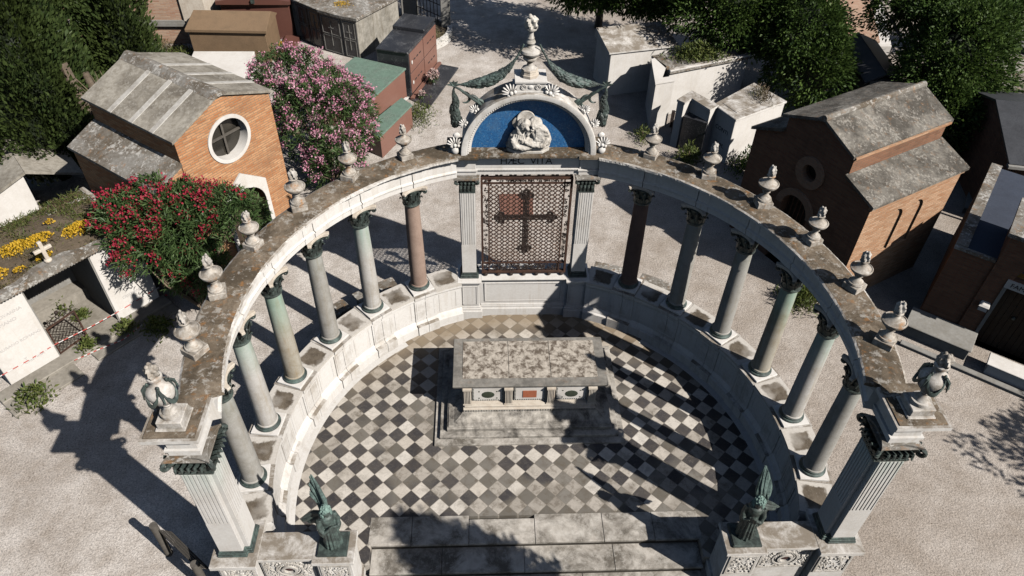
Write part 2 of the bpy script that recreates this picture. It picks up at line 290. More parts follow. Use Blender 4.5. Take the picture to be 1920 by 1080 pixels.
# ------------------------------------------------------------------ mesh builder
class MB:
    def __init__(s, M_=None): s.v = []; s.f = []; s.mi = []; s.M = M_ or Matrix.Identity(4); s.uvs = {}
    def vert(s, p): s.v.append(tuple(s.M @ Vector(p))); return len(s.v) - 1
    def face(s, idx, mi=0, uv=None):
        if uv: s.uvs[len(s.f)] = uv
        s.f.append(tuple(idx)); s.mi.append(mi)
    def poly(s, pts, mi=0, uv=None): s.face([s.vert(p) for p in pts], mi, uv)
    def prism(s, pts, z0, z1, mi=0, top=None):
        n = len(pts); a = [s.vert((x, y, z0)) for x, y in pts]
        b = [s.vert((*(top[i] if top else pts[i]), z1)) for i in range(n)]
        area = sum(pts[i][0] * pts[(i + 1) % n][1] - pts[(i + 1) % n][0] * pts[i][1] for i in range(n))
        if area < 0: a.reverse(); b.reverse()
        s.face(a[::-1], mi); s.face(b, mi)
        for i in range(n): j = (i + 1) % n; s.face((a[i], a[j], b[j], b[i]), mi)
        return s
    def hull8(s, b4, t4, mi=0):                     # general box: four bottom and four top points
        a = [s.vert(p) for p in b4]; b = [s.vert(p) for p in t4]
        s.face(a[::-1], mi); s.face(b, mi)
        for i in range(4): j = (i + 1) % 4; s.face((a[i], a[j], b[j], b[i]), mi)
        return s
    def box(s, x0, x1, y0, y1, z0, z1, mi=0):
        x0, x1 = sorted((x0, x1)); y0, y1 = sorted((y0, y1))
        return s.prism([(x0, y0), (x1, y0), (x1, y1), (x0, y1)], z0, z1, mi)
    def lathe(s, prof, seg=20, c=(0, 0, 0), mi=0, fn=None):
        rows = []
        for r, z in prof:
            row = []
            for k in range(seg):
                a = 2 * math.pi * k / seg; rr = r * (fn(a, z) if fn else 1.0)
                row.append(s.vert((c[0] + rr * math.cos(a), c[1] + rr * math.sin(a), c[2] + z)))
            rows.append(row)
        for i in range(len(rows) - 1):
            for k in range(seg):
                j = (k + 1) % seg; s.face((rows[i][k], rows[i][j], rows[i + 1][j], rows[i + 1][k]), mi)
        s.face(rows[0][::-1], mi); s.face(rows[-1], mi); return s
    def tube(s, pts, rad, seg=6, mi=0, jit=0.0):
        pts = [Vector(p) for p in pts]; n = len(pts)
        rad = rad if isinstance(rad, (list, tuple)) else [rad] * n
        rows = []; up = Vector((.13, .21, 1)).normalized()
        for i in range(n):
            t = (pts[min(i + 1, n - 1)] - pts[max(i - 1, 0)]).normalized()
            u = t.cross(up); u = t.cross(Vector((1, 0, 0))) if u.length < 1e-3 else u; u.normalize(); w = u.cross(t)
            rows.append([s.vert(pts[i] + (u * math.cos(2 * math.pi * k / seg) + w * math.sin(2 * math.pi * k / seg)) * rad[i] * (1 + random.uniform(-jit, jit))) for k in range(seg)])
        for i in range(n - 1):
            for k in range(seg):
                j = (k + 1) % seg; s.face((rows[i][j], rows[i][k], rows[i + 1][k], rows[i + 1][j]), mi)
        s.face(rows[0], mi); s.face(rows[-1][::-1], mi); return s
    def sweep(s, prof, a0, a1, n, mi=0, jit=0.0, fmi=None):   # closed (r, z) profile swept round the z axis; angle from +y, degrees
        rows = []; m = len(prof)
        for i in range(n + 1):
            a = R_(a0 + (a1 - a0) * i / n)
            rows.append([s.vert(((r + random.uniform(-jit, jit)) * math.sin(a), (r + random.uniform(-jit, jit)) * math.cos(a), z)) for r, z in prof])
        flip = (a1 < a0)
        for i in range(n):
            for k in range(m):
                j = (k + 1) % m; q = (rows[i][k], rows[i][j], rows[i + 1][j], rows[i + 1][k])
                s.face(q[::-1] if not flip else q, fmi[k] if fmi else mi)
        s.face(rows[0] if not flip else rows[0][::-1], mi); s.face(rows[-1][::-1] if not flip else rows[-1], mi); return s
    def ball(s, c, r, seg=12, rings=8, mi=0, rot=None):
        r = r if isinstance(r, (tuple, list)) else (r, r, r); rows = []
        Q = rot or Matrix.Identity(3)
        for i in range(rings + 1):
            t = math.pi * i / rings; row = []
            for k in range(seg):
                a = 2 * math.pi * k / seg
                p = Q @ Vector((r[0] * math.sin(t) * math.cos(a), r[1] * math.sin(t) * math.sin(a), r[2] * math.cos(t)))
                row.append(s.vert((c[0] + p.x, c[1] + p.y, c[2] + p.z)))
            rows.append(row)
        for i in range(rings):
            for k in range(seg):
                j = (k + 1) % seg; s.face((rows[i][k], rows[i + 1][k], rows[i + 1][j], rows[i][j]), mi)
        return s
    def mesh(s, name, bevel=0.0, smooth=False, mats=()):
        me = bpy.data.meshes.new(name); me.from_pydata(s.v, [], s.f)
        for m in mats: me.materials.append(M[m] if isinstance(m, str) else m)
        for p, k in zip(me.polygons, s.mi): p.material_index = k
        uvl = me.uv_layers.new(name='UVMap')
        for i, p in enumerate(me.polygons):
            if i in s.uvs:
                for li, c in zip(p.loop_indices, s.uvs[i]): uvl.data[li].uv = c
            else:
                nn = p.normal
                if abs(nn.z) > .75: t = (1, 0); vert_ = False
                else:
                    l = math.hypot(nn.x, nn.y); t = (-nn.y / l, nn.x / l); vert_ = True
                for li in p.loop_indices:
                    c = me.vertices[me.loops[li].vertex_index].co
                    uvl.data[li].uv = ((c.x * t[0] + c.y * t[1], c.z) if vert_ else (c.x, c.y))
        if bevel > 0:
            b = bmesh.new(); b.from_mesh(me)
            bmesh.ops.remove_doubles(b, verts=b.verts, dist=1e-5)
            ed = [e for e in b.edges if len(e.link_faces) == 2 and e.calc_face_angle(0) > .6]
            bmesh.ops.bevel(b, geom=ed, offset=bevel, segments=1, affect='EDGES', clamp_overlap=True)
            b.to_mesh(me); b.free()
        if smooth:
            me.polygons.foreach_set('use_smooth', [True] * len(me.polygons))
            try: me.set_sharp_from_angle(angle=R_(smooth if smooth is not True else 40))
            except Exception: pass
        me.update(); return me
    def build(s, name, mats, parent=None, bevel=0.0, smooth=False):
        mats = [mats] if isinstance(mats, str) else mats
        return link(name, s.mesh(name, bevel, smooth, mats), parent)

def link(name, me, parent=None):
    o = bpy.data.objects.new(name, me); COL.objects.link(o)
    if parent is not None:
        o.parent = parent
        w = parent
        loc = Matrix.Identity(4)
        while w is not None: loc = w.matrix_basis.copy() if w.parent is None else loc; w = w.parent
        o.matrix_parent_inverse = loc.inverted() if parent.parent is None else Matrix.Identity(4)
    return o
def tag(o, label, cat, group=None):
    o['label'] = label; o['category'] = cat
    if group: o['group'] = group
    return o
def thing(name, label, cat, loc=(0, 0, 0), group=None):
    o = bpy.data.objects.new(name, None); COL.objects.link(o); o.location = loc; o.matrix_basis = Matrix.Translation(loc); o.empty_display_size = .2
    return tag(o, label, cat, group)
def structure(o): o['kind'] = 'structure'; return o
def stuff(o): o['kind'] = 'stuff'; return o
def copy_tree(o, parent=None):
    c = o.copy(); COL.objects.link(c)
    if parent is not None: c.parent = parent
    for ch in list(o.children): copy_tree(ch, c)
    return c
def bake(name, me, mods, mats, parent=None, smooth=True):
    t = bpy.data.objects.new('temp', me); COL.objects.link(t)
    for typ, kw in mods:
        m = t.modifiers.new(typ, typ)
        for k, v in kw.items(): setattr(m, k, v)
    dg = bpy.context.evaluated_depsgraph_get(); dg.update()
    nm = bpy.data.meshes.new_from_object(t.evaluated_get(dg)); bpy.data.objects.remove(t)
    nm.name = name; nm.materials.clear()
    for m in ([mats] if isinstance(mats, str) else mats): nm.materials.append(M[m])
    nm.polygons.foreach_set('material_index', [0] * len(nm.polygons))
    nm.polygons.foreach_set('use_smooth', [smooth] * len(nm.polygons)); nm.update()
    return link(name, nm, parent)
def text_mesh(s, size, mat, Mx, parent, depth=.004, name='lettering', align='CENTER'):
    cu = bpy.data.curves.new('text', 'FONT'); cu.body = s; cu.size = size; cu.extrude = depth; cu.align_x = align; cu.align_y = 'CENTER'
    t = bpy.data.objects.new('temp', cu); COL.objects.link(t)
    dg = bpy.context.evaluated_depsgraph_get(); dg.update()
    nm = bpy.data.meshes.new_from_object(t.evaluated_get(dg)); bpy.data.objects.remove(t)
    nm.transform(Mx); nm.name = name; nm.materials.clear(); nm.materials.append(M[mat])
    return link(name, nm, parent)
def frame(O, A, Nn):               # matrix with local x along A, local y along -N (into the wall), z up; origin O
    A = Vector((A[0], A[1], 0)).normalized(); B = Vector((-Nn[0], -Nn[1], 0)).normalized()
    m = Matrix(((A.x, B.x, 0, O[0]), (A.y, B.y, 0, O[1]), (0, 0, 1, O[2] if len(O) > 2 else 0), (0, 0, 0, 1))); return m
def pierced(mb, outline, holes, y=0.0, mi=0, flip=False):   # flat wall in local x-z plane at depth y, with real openings
    b = bmesh.new(); edges = []
    for loop in [outline] + holes:
        vs = [b.verts.new((x, y, z)) for x, z in loop]
        for i in range(len(vs)): edges.append(b.edges.new((vs[i], vs[(i + 1) % len(vs)])))
    bmesh.ops.triangle_fill(b, use_beauty=True, use_dissolve=False, edges=edges, normal=(0, -1, 0))
    b.verts.index_update(); base = [mb.vert(v.co) for v in b.verts]
    for f in b.faces:
        idx = [base[v.index] for v in f.verts]
        if (f.normal.y > 0) != flip: idx = idx[::-1]
        mb.face(idx, mi)
    b.free()
def reveal(mb, loop, y0, y1, mi=0):
    n = len(loop); a = [mb.vert((x, y0, z)) for x, z in loop]; c = [mb.vert((x, y1, z)) for x, z in loop]
    for i in range(n): j = (i + 1) % n; mb.face((a[i], a[j], c[j], c[i]), mi)
def circ(cx, cz, r, n=32, a0=0, a1=360): return [(cx + r * math.cos(R_(a0 + (a1 - a0) * k / n)), cz + r * math.sin(R_(a0 + (a1 - a0) * k / n))) for k in range(n if a1 - a0 == 360 else n + 1)]
def archloop(x0, x1, z0, zs, n=14):
    r = (x1 - x0) / 2; return [(x0, z0), (x1, z0)] + circ((x0 + x1) / 2, zs, r, n, 0, 180)
def annulus(mb, cx, cz, r0, r1, y0, y1, n=36, mi=0, a0=0, a1=360):    # ring in local x-z plane, front at y0
    m = n if a1 - a0 == 360 else n + 1; rows = []
    for k in range(m):
        a = R_(a0 + (a1 - a0) * k / n); c, s_ = math.cos(a), math.sin(a)
        rows.append([mb.vert((cx + r * c, y, cz + r * s_)) for r, y in ((r0, y0), (r1, y0), (r1, y1), (r0, y1))])
    for k in range(n):
        p, q = rows[k], rows[(k + 1) % m]
        for i in range(4): j = (i + 1) % 4; mb.face((p[i], q[i], q[j], p[j]), mi)
    if a1 - a0 != 360: mb.face(rows[0], mi); mb.face(rows[-1][::-1], mi)

# ------------------------------------------------------------------ foliage
def leaf_object(name, P, D, L, W, mats, mi=None, parent=None, droop=.15):
    n = len(P); D = D / np.linalg.norm(D, axis=1, keepdims=True)
    r = RNG.normal(size=(n, 3)); S = np.cross(D, r); S /= np.linalg.norm(S, axis=1, keepdims=True) + 1e-9
    Nn = np.cross(S, D); L = L[:, None]; W = W[:, None]
    v = np.empty((n, 4, 3)); v[:, 0] = P; mid = P + D * L * .5 + Nn * L * .07
    v[:, 1] = mid + S * W * .5; v[:, 2] = P + D * L - np.array([0, 0, 1]) * L * droop; v[:, 3] = mid - S * W * .5
    me = bpy.data.meshes.new(name); me.vertices.add(n * 4); me.loops.add(n * 4); me.polygons.add(n)
    me.vertices.foreach_set('co', v.reshape(-1)); me.loops.foreach_set('vertex_index', np.arange(n * 4, dtype=np.int32))
    me.polygons.foreach_set('loop_start', np.arange(0, n * 4, 4, dtype=np.int32)); me.polygons.foreach_set('loop_total', np.full(n, 4, dtype=np.int32))
    for m in ([mats] if isinstance(mats, str) else mats): me.materials.append(M[m])
    if mi is not None: me.polygons.foreach_set('material_index', mi.astype(np.int32))
    me.update(calc_edges=True); me.validate()
    return link(name, me, parent)
def rdir(n):
    v = RNG.normal(size=(n, 3)); return v / np.linalg.norm(v, axis=1, keepdims=True)
def crown_points(c, r, nclump, per, cl_r, lump=.25, hollow=.55, zmin=None):
    """clump centres through an ellipsoid's outer volume with an uneven outline; returns leaf roots and outward directions"""
    d = rdir(nclump); ph = RNG.uniform(0, 6.28, 6); fr = RNG.uniform(1.5, 4, 6)
    wob = 1 + lump * sum(np.sin(fr[i] * d[:, i % 3] * 2.2 + ph[i]) for i in range(6)) / 3.0
    rad = (hollow + (1 - hollow) * RNG.random(nclump) ** .45) * wob
    cc = np.array(c) + d * rad[:, None] * np.array(r)
    cc = np.repeat(cc, per, axis=0); dd = np.repeat(d, per, axis=0)
    off = rdir(len(cc)) * (cl_r * RNG.random(len(cc)) ** .5)[:, None]
    P = cc + off; out = dd * .7 + off / cl_r * .8 + rdir(len(cc)) * .5
    if zmin is not None: k = P[:, 2] > zmin; P = P[k]; out = out[k]
    return P, out
def branches(mb, base, tops, r0, seg=6):
    base = Vector(base)
    for t in tops:
        t = Vector(t); m = base.lerp(t, .5) + Vector((random.uniform(-.12, .12), random.uniform(-.12, .12), .12)) * (t - base).length
        mb.tube([base, base.lerp(m, .6), m, t], [r0, r0 * .75, r0 * .55, r0 * .2], seg)
def broadleaf(name, label, base, crowns, n, lsize=.10, trunk_r=.14, mat='lf_laurel', cat='tree', group=None, per=26, clr=.32):
    t = thing(name, label, cat, base, group)
    mb = MB(); bx, by, bz = base
    tops = []
    for c, r, w in crowns:
        for k in range(6):
            d = rdir(1)[0]; tops.append((c[0] + d[0] * r[0] * .75, c[1] + d[1] * r[1] * .75, c[2] + d[2] * r[2] * .6))
    h = min(c[2] - r[2] * .4 for c, r, w in crowns); h = max(h, bz + .25)
    mb.tube([(bx, by, bz - .1), (bx + .05, by, bz + (h - bz) * .5), (bx, by, h)], [trunk_r * 1.3, trunk_r, trunk_r * .85], 9, jit=.06)
    branches(mb, (bx, by, h), tops, trunk_r * .55)
    mb.build('trunk', 'bark', t, smooth=True)
    Ps, Ds = [], []
    for c, r, w in crowns:
        P, D = crown_points(c, r, max(8, int(n * w / per)), per, clr, zmin=bz + .05); Ps.append(P); Ds.append(D)
    P = np.concatenate(Ps); D = np.concatenate(Ds); D[:, 2] += .25
    k = len(P); leaf_object('crown', P, D, RNG.uniform(.75, 1.3, k) * lsize, RNG.uniform(.38, .55, k) * lsize, mat, None, t)
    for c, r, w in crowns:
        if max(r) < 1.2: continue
        q = MB(); q.ball(c, tuple(x * .5 for x in r), 14, 9); q.v = [tuple(v_ + random.uniform(-.12, .12) for v_ in p) for p in q.v]; q.build('inner_foliage_shade', 'lf_shade', t)
    return t
def cypress(name, label, base, h, r, z0, n, lean=(0, 0), trunk=True, core=.72):
    t = thing(name, label, 'cypress tree', base)
    bx, by, bz = base
    if trunk:
        MB().tube([(bx, by, bz - .1), (bx + lean[0] * .3, by + lean[1] * .3, bz + h * .3), (bx + lean[0], by + lean[1], bz + h * .9)], [.2, .16, .03], 9, jit=.1).build('trunk', 'bark', t, smooth=True)
    nc = n // 16; a = RNG.uniform(0, 2 * math.pi, nc); u = RNG.random(nc) ** 1.15; z = z0 + (h - z0) * u
    prof = np.minimum(1, (u / .12 + .18)) * np.clip(1 - u, 0, 1) ** .55
    lob = 1 + .16 * np.sin(5 * a + z * 1.3) + .10 * np.sin(11 * a - z * 2.7)
    rr = r * prof * lob * (.72 + .28 * RNG.random(nc) ** .4)
    C = np.stack([bx + lean[0] * u + rr * np.cos(a), by + lean[1] * u + rr * np.sin(a), bz + z], 1)
    O = np.stack([np.cos(a), np.sin(a), np.full(nc, .9)], 1)
    C = np.repeat(C, 16, 0); O = np.repeat(O, 16, 0); k = len(C)
    P = C + RNG.normal(size=(k, 3)) * np.array([.09, .09, .14]); D = O + RNG.normal(size=(k, 3)) * .45; D[:, 2] += .5
    leaf_object('crown', P, D, RNG.uniform(.12, .24, k), RNG.uniform(.055, .095, k), 'lf_cypress', None, t, 0)
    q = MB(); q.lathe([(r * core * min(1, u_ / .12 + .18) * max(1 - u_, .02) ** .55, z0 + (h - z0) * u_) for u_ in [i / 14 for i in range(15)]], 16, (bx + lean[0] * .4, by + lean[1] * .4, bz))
    q.v = [tuple(v_ + random.uniform(-.1, .1) for v_ in p) for p in q.v]; q.build('inner_foliage_shade', 'lf_shade', t)
    return t
def oleander(name, label, base, crowns, nwh, flower, nfl, fmask, per_f=40):
    t = thing(name, label, 'shrub', base)
    mb = MB(); tops = []
    for c, r in crowns:
        for k in range(9):
            d = rdir(1)[0]; tops.append((c[0] + d[0] * r[0] * .7, c[1] + d[1] * r[1] * .7, c[2] + abs(d[2]) * r[2] * .5))
    branches(mb, (base[0], base[1], base[2] + .05), tops, .045, 5); mb.build('stem', 'twig', t, smooth=True)
    Ps, Ds, Ls, Ws = [], [], [], []; tips = []
    tot = sum(r[0] * r[1] + r[0] * r[2] for c, r in crowns)
    for c, r in crowns:
        k = int(nwh * (r[0] * r[1] + r[0] * r[2]) / tot); d = rdir(k); d[:, 2] = np.where(d[:, 2] < -.35, -d[:, 2], d[:, 2])
        rad = .62 + .42 * RNG.random(k) ** .6
        C = np.array(c) + d * rad[:, None] * np.array(r); ok = C[:, 2] > base[2] + .1; C = C[ok]; d = d[ok]; rad = rad[ok]
        tips.append(np.concatenate([C, d, rad[:, None]], 1))
        per = 15; A = np.repeat(d * .8 + np.array([0, 0, .55]), per, 0); kk = len(A)
        P = np.repeat(C, per, 0) + RNG.normal(size=(kk, 3)) * .05; D = A + rdir(kk) * 1.05
        Ps.append(P); Ds.append(D); Ls.append(RNG.uniform(.14, .25, kk)); Ws.append(RNG.uniform(.026, .042, kk))
    leaf_object('foliage', np.concatenate(Ps), np.concatenate(Ds), np.concatenate(Ls), np.concatenate(Ws), 'lf_oleander', None, t, .2)
    T = np.concatenate(tips); keep = (T[:, 6] > .8) & fmask(T[:, 3:6]); T = T[keep]
    T = T[RNG.permutation(len(T))[:nfl]]
    per = per_f; C = np.repeat(T[:, :3] + T[:, 3:6] * .10 + np.array([0, 0, .05]), per, 0); k = len(C)
    P = C + RNG.normal(size=(k, 3)) * .065; D = np.repeat(T[:, 3:6], per, 0) * .6 + np.array([0, 0, .5]) + rdir(k)
    leaf_object('blossom', P, D, RNG.uniform(.042, .075, k), RNG.uniform(.04, .062, k), flower, None, t, 0)
    return t
def tuft(name, label, base, rx, ry, h, n, mat='lf_weed', lsize=.16, w=.03, cat='plant', group=None, upr=1.0, stem=True):
    t = thing(name, label, cat, base, group)
    x = RNG.normal(size=(n, 2)) * np.array([rx, ry]) * .5; P = np.stack([base[0] + x[:, 0], base[1] + x[:, 1], base[2] + h * RNG.random(n) ** 1.3 * np.exp(-(x[:, 0] / rx) ** 2 - (x[:, 1] / ry) ** 2)], 1)
    D = rdir(n); D[:, 2] = np.abs(D[:, 2]) * upr + .3 * upr
    leaf_object('foliage', P, D, RNG.uniform(.6, 1.3, n) * lsize, RNG.uniform(.7, 1.3, n) * w, mat, None, t, .15)
    if stem:
        mb = MB()
        for k in range(7):
            a = random.uniform(0, 6.28); mb.tube([(base[0], base[1], base[2] - .02), (base[0] + math.cos(a) * rx * .3, base[1] + math.sin(a) * ry * .3, base[2] + h * .5)], .012, 5)
        mb.build('stem', 'twig', t)
    return t

# ------------------------------------------------------------------ setting
mb = MB(); mb.poly([(-140, -140, G), (140, -140, G), (140, 140, G), (-140, 140, G)])
structure(mb.build('gravel_ground', 'gravel'))
mb = MB(); pts = [(5.16 * math.sin(R_(a)), 5.16 * math.cos(R_(a))) for a in range(-108, 109, 3)]
pts += [(4.9, -1.75), (3.32, -1.75), (3.32, -.75), (-3.32, -.75), (-3.32, -1.75), (-4.9, -1.75)]
mb.prism(pts, G + .01, 0.0); structure(mb.build('tiled_floor', 'tiles'))
mb = MB()
for s in (-1, 1):
    mb.sweep([(4.98, .004), (5.15, .004), (5.15, -.05), (4.98, -.05)], s * 36, s * 107, 30)
structure(mb.build('floor_border', 'marble'))
mb = MB(); xs = [-3.38, -2.52, -1.36, -.02, 1.38, 2.42, 3.38]
for a, b in zip(xs, xs[1:]): mb.box(a + .004, b - .004, -1.36 + random.uniform(-.006, .006), -.735 + (-.09 if (a, b) == (xs[2], xs[3]) else 0), -.06, .012)
xs = [-3.32, -1.9, -.25, 1.55, 3.32]
for a, b in zip(xs, xs[1:]): mb.box(a + .004, b - .004, -1.88, -1.25, -.23, -.16 - .002 * (a > 0))
mb.box(-3.32, 3.32, -1.27, -1.24, -.3, -.05)
xs = [-3.3, -1.2, .9, 3.3]
for a, b in zip(xs, xs[1:]): mb.box(a + .004, b - .004, -2.5, -1.78, -.345, -.33)
structure(mb.build('entrance_steps', 'step', bevel=.012))
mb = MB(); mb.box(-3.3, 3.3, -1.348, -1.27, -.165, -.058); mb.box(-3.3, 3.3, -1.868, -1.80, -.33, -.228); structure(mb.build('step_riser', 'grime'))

# ------------------------------------------------------------------ the semicircular colonnade
MON = thing('memorial_colonnade', 'white marble horseshoe colonnade with lichen cornice around a chequered tiled floor', 'monument', (0, 0, 0))
ANG = [28.2 + 13.54 * i for i in range(6)]
wall = MB(); ped = MB(); cap = MB(); pl = MB()
wprof = [(5.88, G), (5.88, .0), (5.80, .07), (5.80, 1.06), (5.86, 1.12), (5.86, 1.19), (5.2, 1.19), (5.2, 1.13), (5.26, 1.06), (5.26, .38), (5.22, .33), (5.20, .27), (5.14, .25), (5.14, G)]
def panel_frame(mb, a0, a1, r, z0, z1, w=.03, t=.007):      # raised moulding frame on the inner face
    da = math.degrees(w / r)
    for p0, p1, q0, q1 in ((a0, a1, z0, z0 + w), (a0, a1, z1 - w, z1), (a0, a0 + da, z0 + w, z1 - w), (a1 - da, a1, z0 + w, z1 - w)):
        mb.sweep([(r - t, q0), (r - t, q1), (r + .01, q1), (r + .01, q0)], p0, p1, 5)
for s in (-1, 1):
    st = 1 if s > 0 else -1
    bounds = [17.5] + [a for a in ANG] + [106.6]
    for i in range(7):
        a0, a1 = bounds[i], bounds[i + 1]
        wall, cap, pl = MB(), MB(), MB(); wall.sweep(wprof, s * (a0 + (.06 if i else 0)), s * (a1 - .06), 8)
        # cap stones: between the column plinths
        c0 = a0 + (3.3 if i else 0); c1 = a1 - 3.3 if i < 6 else a1
        nn = 10
        for k in range(nn):
            f0, f1 = k / nn, (k + 1) / nn; A0, A1 = R_(c0 + (c1 - c0) * f0), R_(c0 + (c1 - c0) * f1)
            q = [(r * math.sin(A) * s, r * math.cos(A), 1.25) for A, r in ((A0, 5.2), (A1, 5.2), (A1, 5.87), (A0, 5.87))]
            uvq = [(f0, 0), (f1, 0), (f1, 1), (f0, 1)]
            if s < 0: cap.poly(q, 0, uvq)
            else: cap.poly(q[::-1], 0, uvq[::-1])
            for (A, B, r, fl) in ((A0, A1, 5.2, s > 0), (A0, A1, 5.87, s < 0)):
                q = [(r * math.sin(A) * s, r * math.cos(A), 1.192), (r * math.sin(B) * s, r * math.cos(B), 1.192), (r * math.sin(B) * s, r * math.cos(B), 1.25), (r * math.sin(A) * s, r * math.cos(A), 1.25)]
                cap.poly(q if fl else q[::-1], 0, [(0, 0)] * 4)
        for k0, k1 in ((c0, c1),):
            d0 = k0 + (.8 if i else 1.4); d1 = k1 - .8
            panel_frame(pl, min(s * d0, s * d1), max(s * d0, s * d1), 5.26, .44, 1.02)
        w_ = wall.build('parapet_wall', 'marble', MON, smooth=30); cap.build('cap_stone', 'cap', MON); pl.build('panel_moulding', 'marble', w_)
    for a in ANG:                                            # projecting pedestals under the columns
        ped, pl = MB(), MB()
        ped.sweep([(5.40, G + .02), (5.40, 1.25), (5.175, 1.25), (5.175, 1.17), (5.235, 1.09), (5.235, .37), (5.19, .31), (5.11, .28), (5.11, G + .02)], s * (a - 3.25), s * (a - .05), 3)
        ped.sweep([(5.40, G + .02), (5.40, 1.248), (5.177, 1.248), (5.177, 1.17), (5.237, 1.09), (5.237, .37), (5.192, .31), (5.112, .28), (5.112, G + .02)], s * (a + .05), s * (a + 3.25), 3)
        ped.sweep([(5.84, 1.05), (5.90, 1.12), (5.90, 1.247), (5.38, 1.247), (5.38, 1.05)], s * (a - 3.2), s * (a + 3.2), 4)
        ped.sweep([(5.79, G), (5.84, G), (5.84, 1.05), (5.79, 1.05)], s * (a - 2.7), s * (a + 2.7), 4)
        panel_frame(pl, min(s * (a - 2.7), s * (a + 2.7)), max(s * (a - 2.7), s * (a + 2.7)), 5.236, .45, 1.02, .025, .005)
        p_ = ped.build('pedestal', 'marble_top', MON, smooth=30); pl.build('panel_moulding', 'marble', p_)

# columns -----------------------------------------------------------------------------------------
def capital_meshes():
    c = MB()
    c.lathe([(.172, 2.595), (.20, 2.60), (.21, 2.625), (.20, 2.65), (.178, 2.655), (.18, 2.75), (.195, 2.88), (.225, 2.98), (.25, 3.03)], 24)
    for row, (z0, hh, r0, n, off) in enumerate(((2.66, .17, .19, 8, 0), (2.74, .22, .195, 8, .5))):
        for k in range(n):
            a = 2 * math.pi * (k + off) / n
            for t, wd in ((0, .052), (.5, .046)):
                pass
            cs = [(r0, z0, .05), (r0 + .012, z0 + hh * .5, .058), (r0 + .035, z0 + hh * .85, .05), (r0 + .075, z0 + hh, .03), (r0 + .085, z0 + hh - .03, .012)]
            prev = None
            for r, z, w in cs:
                u = Vector((math.cos(a), math.sin(a), 0)); tt = Vector((-math.sin(a), math.cos(a), 0))
                cur = [c.vert(u * (r - .006) + tt * -w + Vector((0, 0, z))), c.vert(u * (r + .012) + Vector((0, 0, z))), c.vert(u * (r - .006) + tt * w + Vector((0, 0, z)))]
                if prev:
                    c.face((prev[0], prev[1], cur[1], cur[0])); c.face((prev[1], prev[2], cur[2], cur[1]))
                prev = cur
    for k in range(4):
        a = math.pi / 4 + k * math.pi / 2; u = Vector((math.cos(a), math.sin(a), 0)); pts = []
        for q in range(17):
            t = q / 16
            if t < .45: r = .2 + .12 * (t / .45) ** 1.5; z = 2.84 + .19 * (t / .45)
            else:
                w = (t - .45) / .55 * 4.6; rr = .05 * (1 - .62 * (t - .45) / .55); r = .33 + rr * math.sin(w); z = 2.98 + rr * math.cos(w)
            pts.append(u * r + Vector((0, 0, z)))
        c.tube(pts, [.022] * 8 + [.03] * 9, 6)
        for sgn in (-1, 1):
            a2 = a + sgn * .42; u2 = Vector((math.cos(a2), math.sin(a2), 0))
            c.tube([u2 * .2 + Vector((0, 0, 2.8)), u2 * .235 + Vector((0, 0, 2.93)), u2 * .27 + Vector((0, 0, 2.99)), u2 * .255 + Vector((0, 0, 3.02))], [.016, .018, .026, .012], 5)
    ab = MB(); pts = []
    for k in range(4):
        a = math.pi / 4 + k * math.pi / 2
        c0 = Vector((math.cos(a), math.sin(a))) * .40; tn = Vector((-math.sin(a), math.cos(a)))
        nx = a + math.pi / 2; c1 = Vector((math.cos(nx), math.sin(nx))) * .40
        pts.append(c0 - tn * .035); pts.append(c0 + tn * .035)
        m = (c0 + c1) / 2; mu = m.normalized()
        for t in (.2, .35, .5, .65, .8):
            p = c0.lerp(c1, t); p = p - mu * (.075 * math.sin(math.pi * t)); pts.append(p)
    P = [(p.x, p.y) for p in pts]
    ab.prism([(x * .94, y * .94) for x, y in P], 3.02, 3.05); ab.prism(P, 3.05, 3.1)
    return c.mesh('capital', 0, 35, ['bronze_dark']), ab.mesh('abacus', .006, False, ['cream'])
CAPM, ABM = capital_meshes()
def shaft_mesh():
    m = MB(); pr = []
    for i in range(13):
        t = i / 12; r = .198 - .032 * t ** 1.7
        pr.append((r, .2 + 2.38 * t))
    m.lathe([(.215, .165), (.215, .185)] + pr + [(.178, 2.585), (.178, 2.6)], 28); return m
def base_mesh():
    m = MB()
    def tor(r, z, h, n=6): return [(r + h * .5 * math.sin(math.pi * k / n), z + h * (1 - math.cos(math.pi * k / n)) / 2) for k in range(n + 1)]
    m.lathe([(.2, .055)] + tor(.232, .06, .055) + [(.225, .118), (.218, .128)] + tor(.212, .13, .036) + [(.2, .168)], 32); return m.mesh('base_ring', 0, 35, ['bronze'])
BASEM = base_mesh()
m = MB(); m.box(-.285, .285, -.285, .285, 0, .055); PLM = m.mesh('plinth', .006, False, ['marble'])
SHM = {}
colmat = {(-1, 0): 'col_pink', (-1, 1): 'col_white', (-1, 2): 'col_grey', (-1, 3): 'col_cream', (-1, 4): 'col_white', (-1, 5): 'col_grey',
          (1, 0): 'col_red', (1, 1): 'col_grey', (1, 2): 'col_grey', (1, 3): 'col_cream', (1, 4): 'col_white', (1, 5): 'col_grey'}
for s in (-1, 1):
    for i, a in enumerate(ANG):
        cm = colmat[(s, i)]
        if cm not in SHM: SHM[cm] = shaft_mesh().mesh('column_shaft', 0, 35, [cm])
        o = link('column', SHM[cm], MON); A = R_(a * s)
        o.location = (5.54 * math.sin(A), 5.54 * math.cos(A), 1.25); o.rotation_euler = (0, 0, -A)
        if cm == 'col_pink': o['label'] = 'mottled pink granite column beside the gate'
        if cm == 'col_red': o['label'] = 'dark red granite column beside the gate'
        for nm, me in (('plinth', PLM), ('base_ring', BASEM), ('capital', CAPM), ('abacus', ABM)):
            link(nm, me, o)

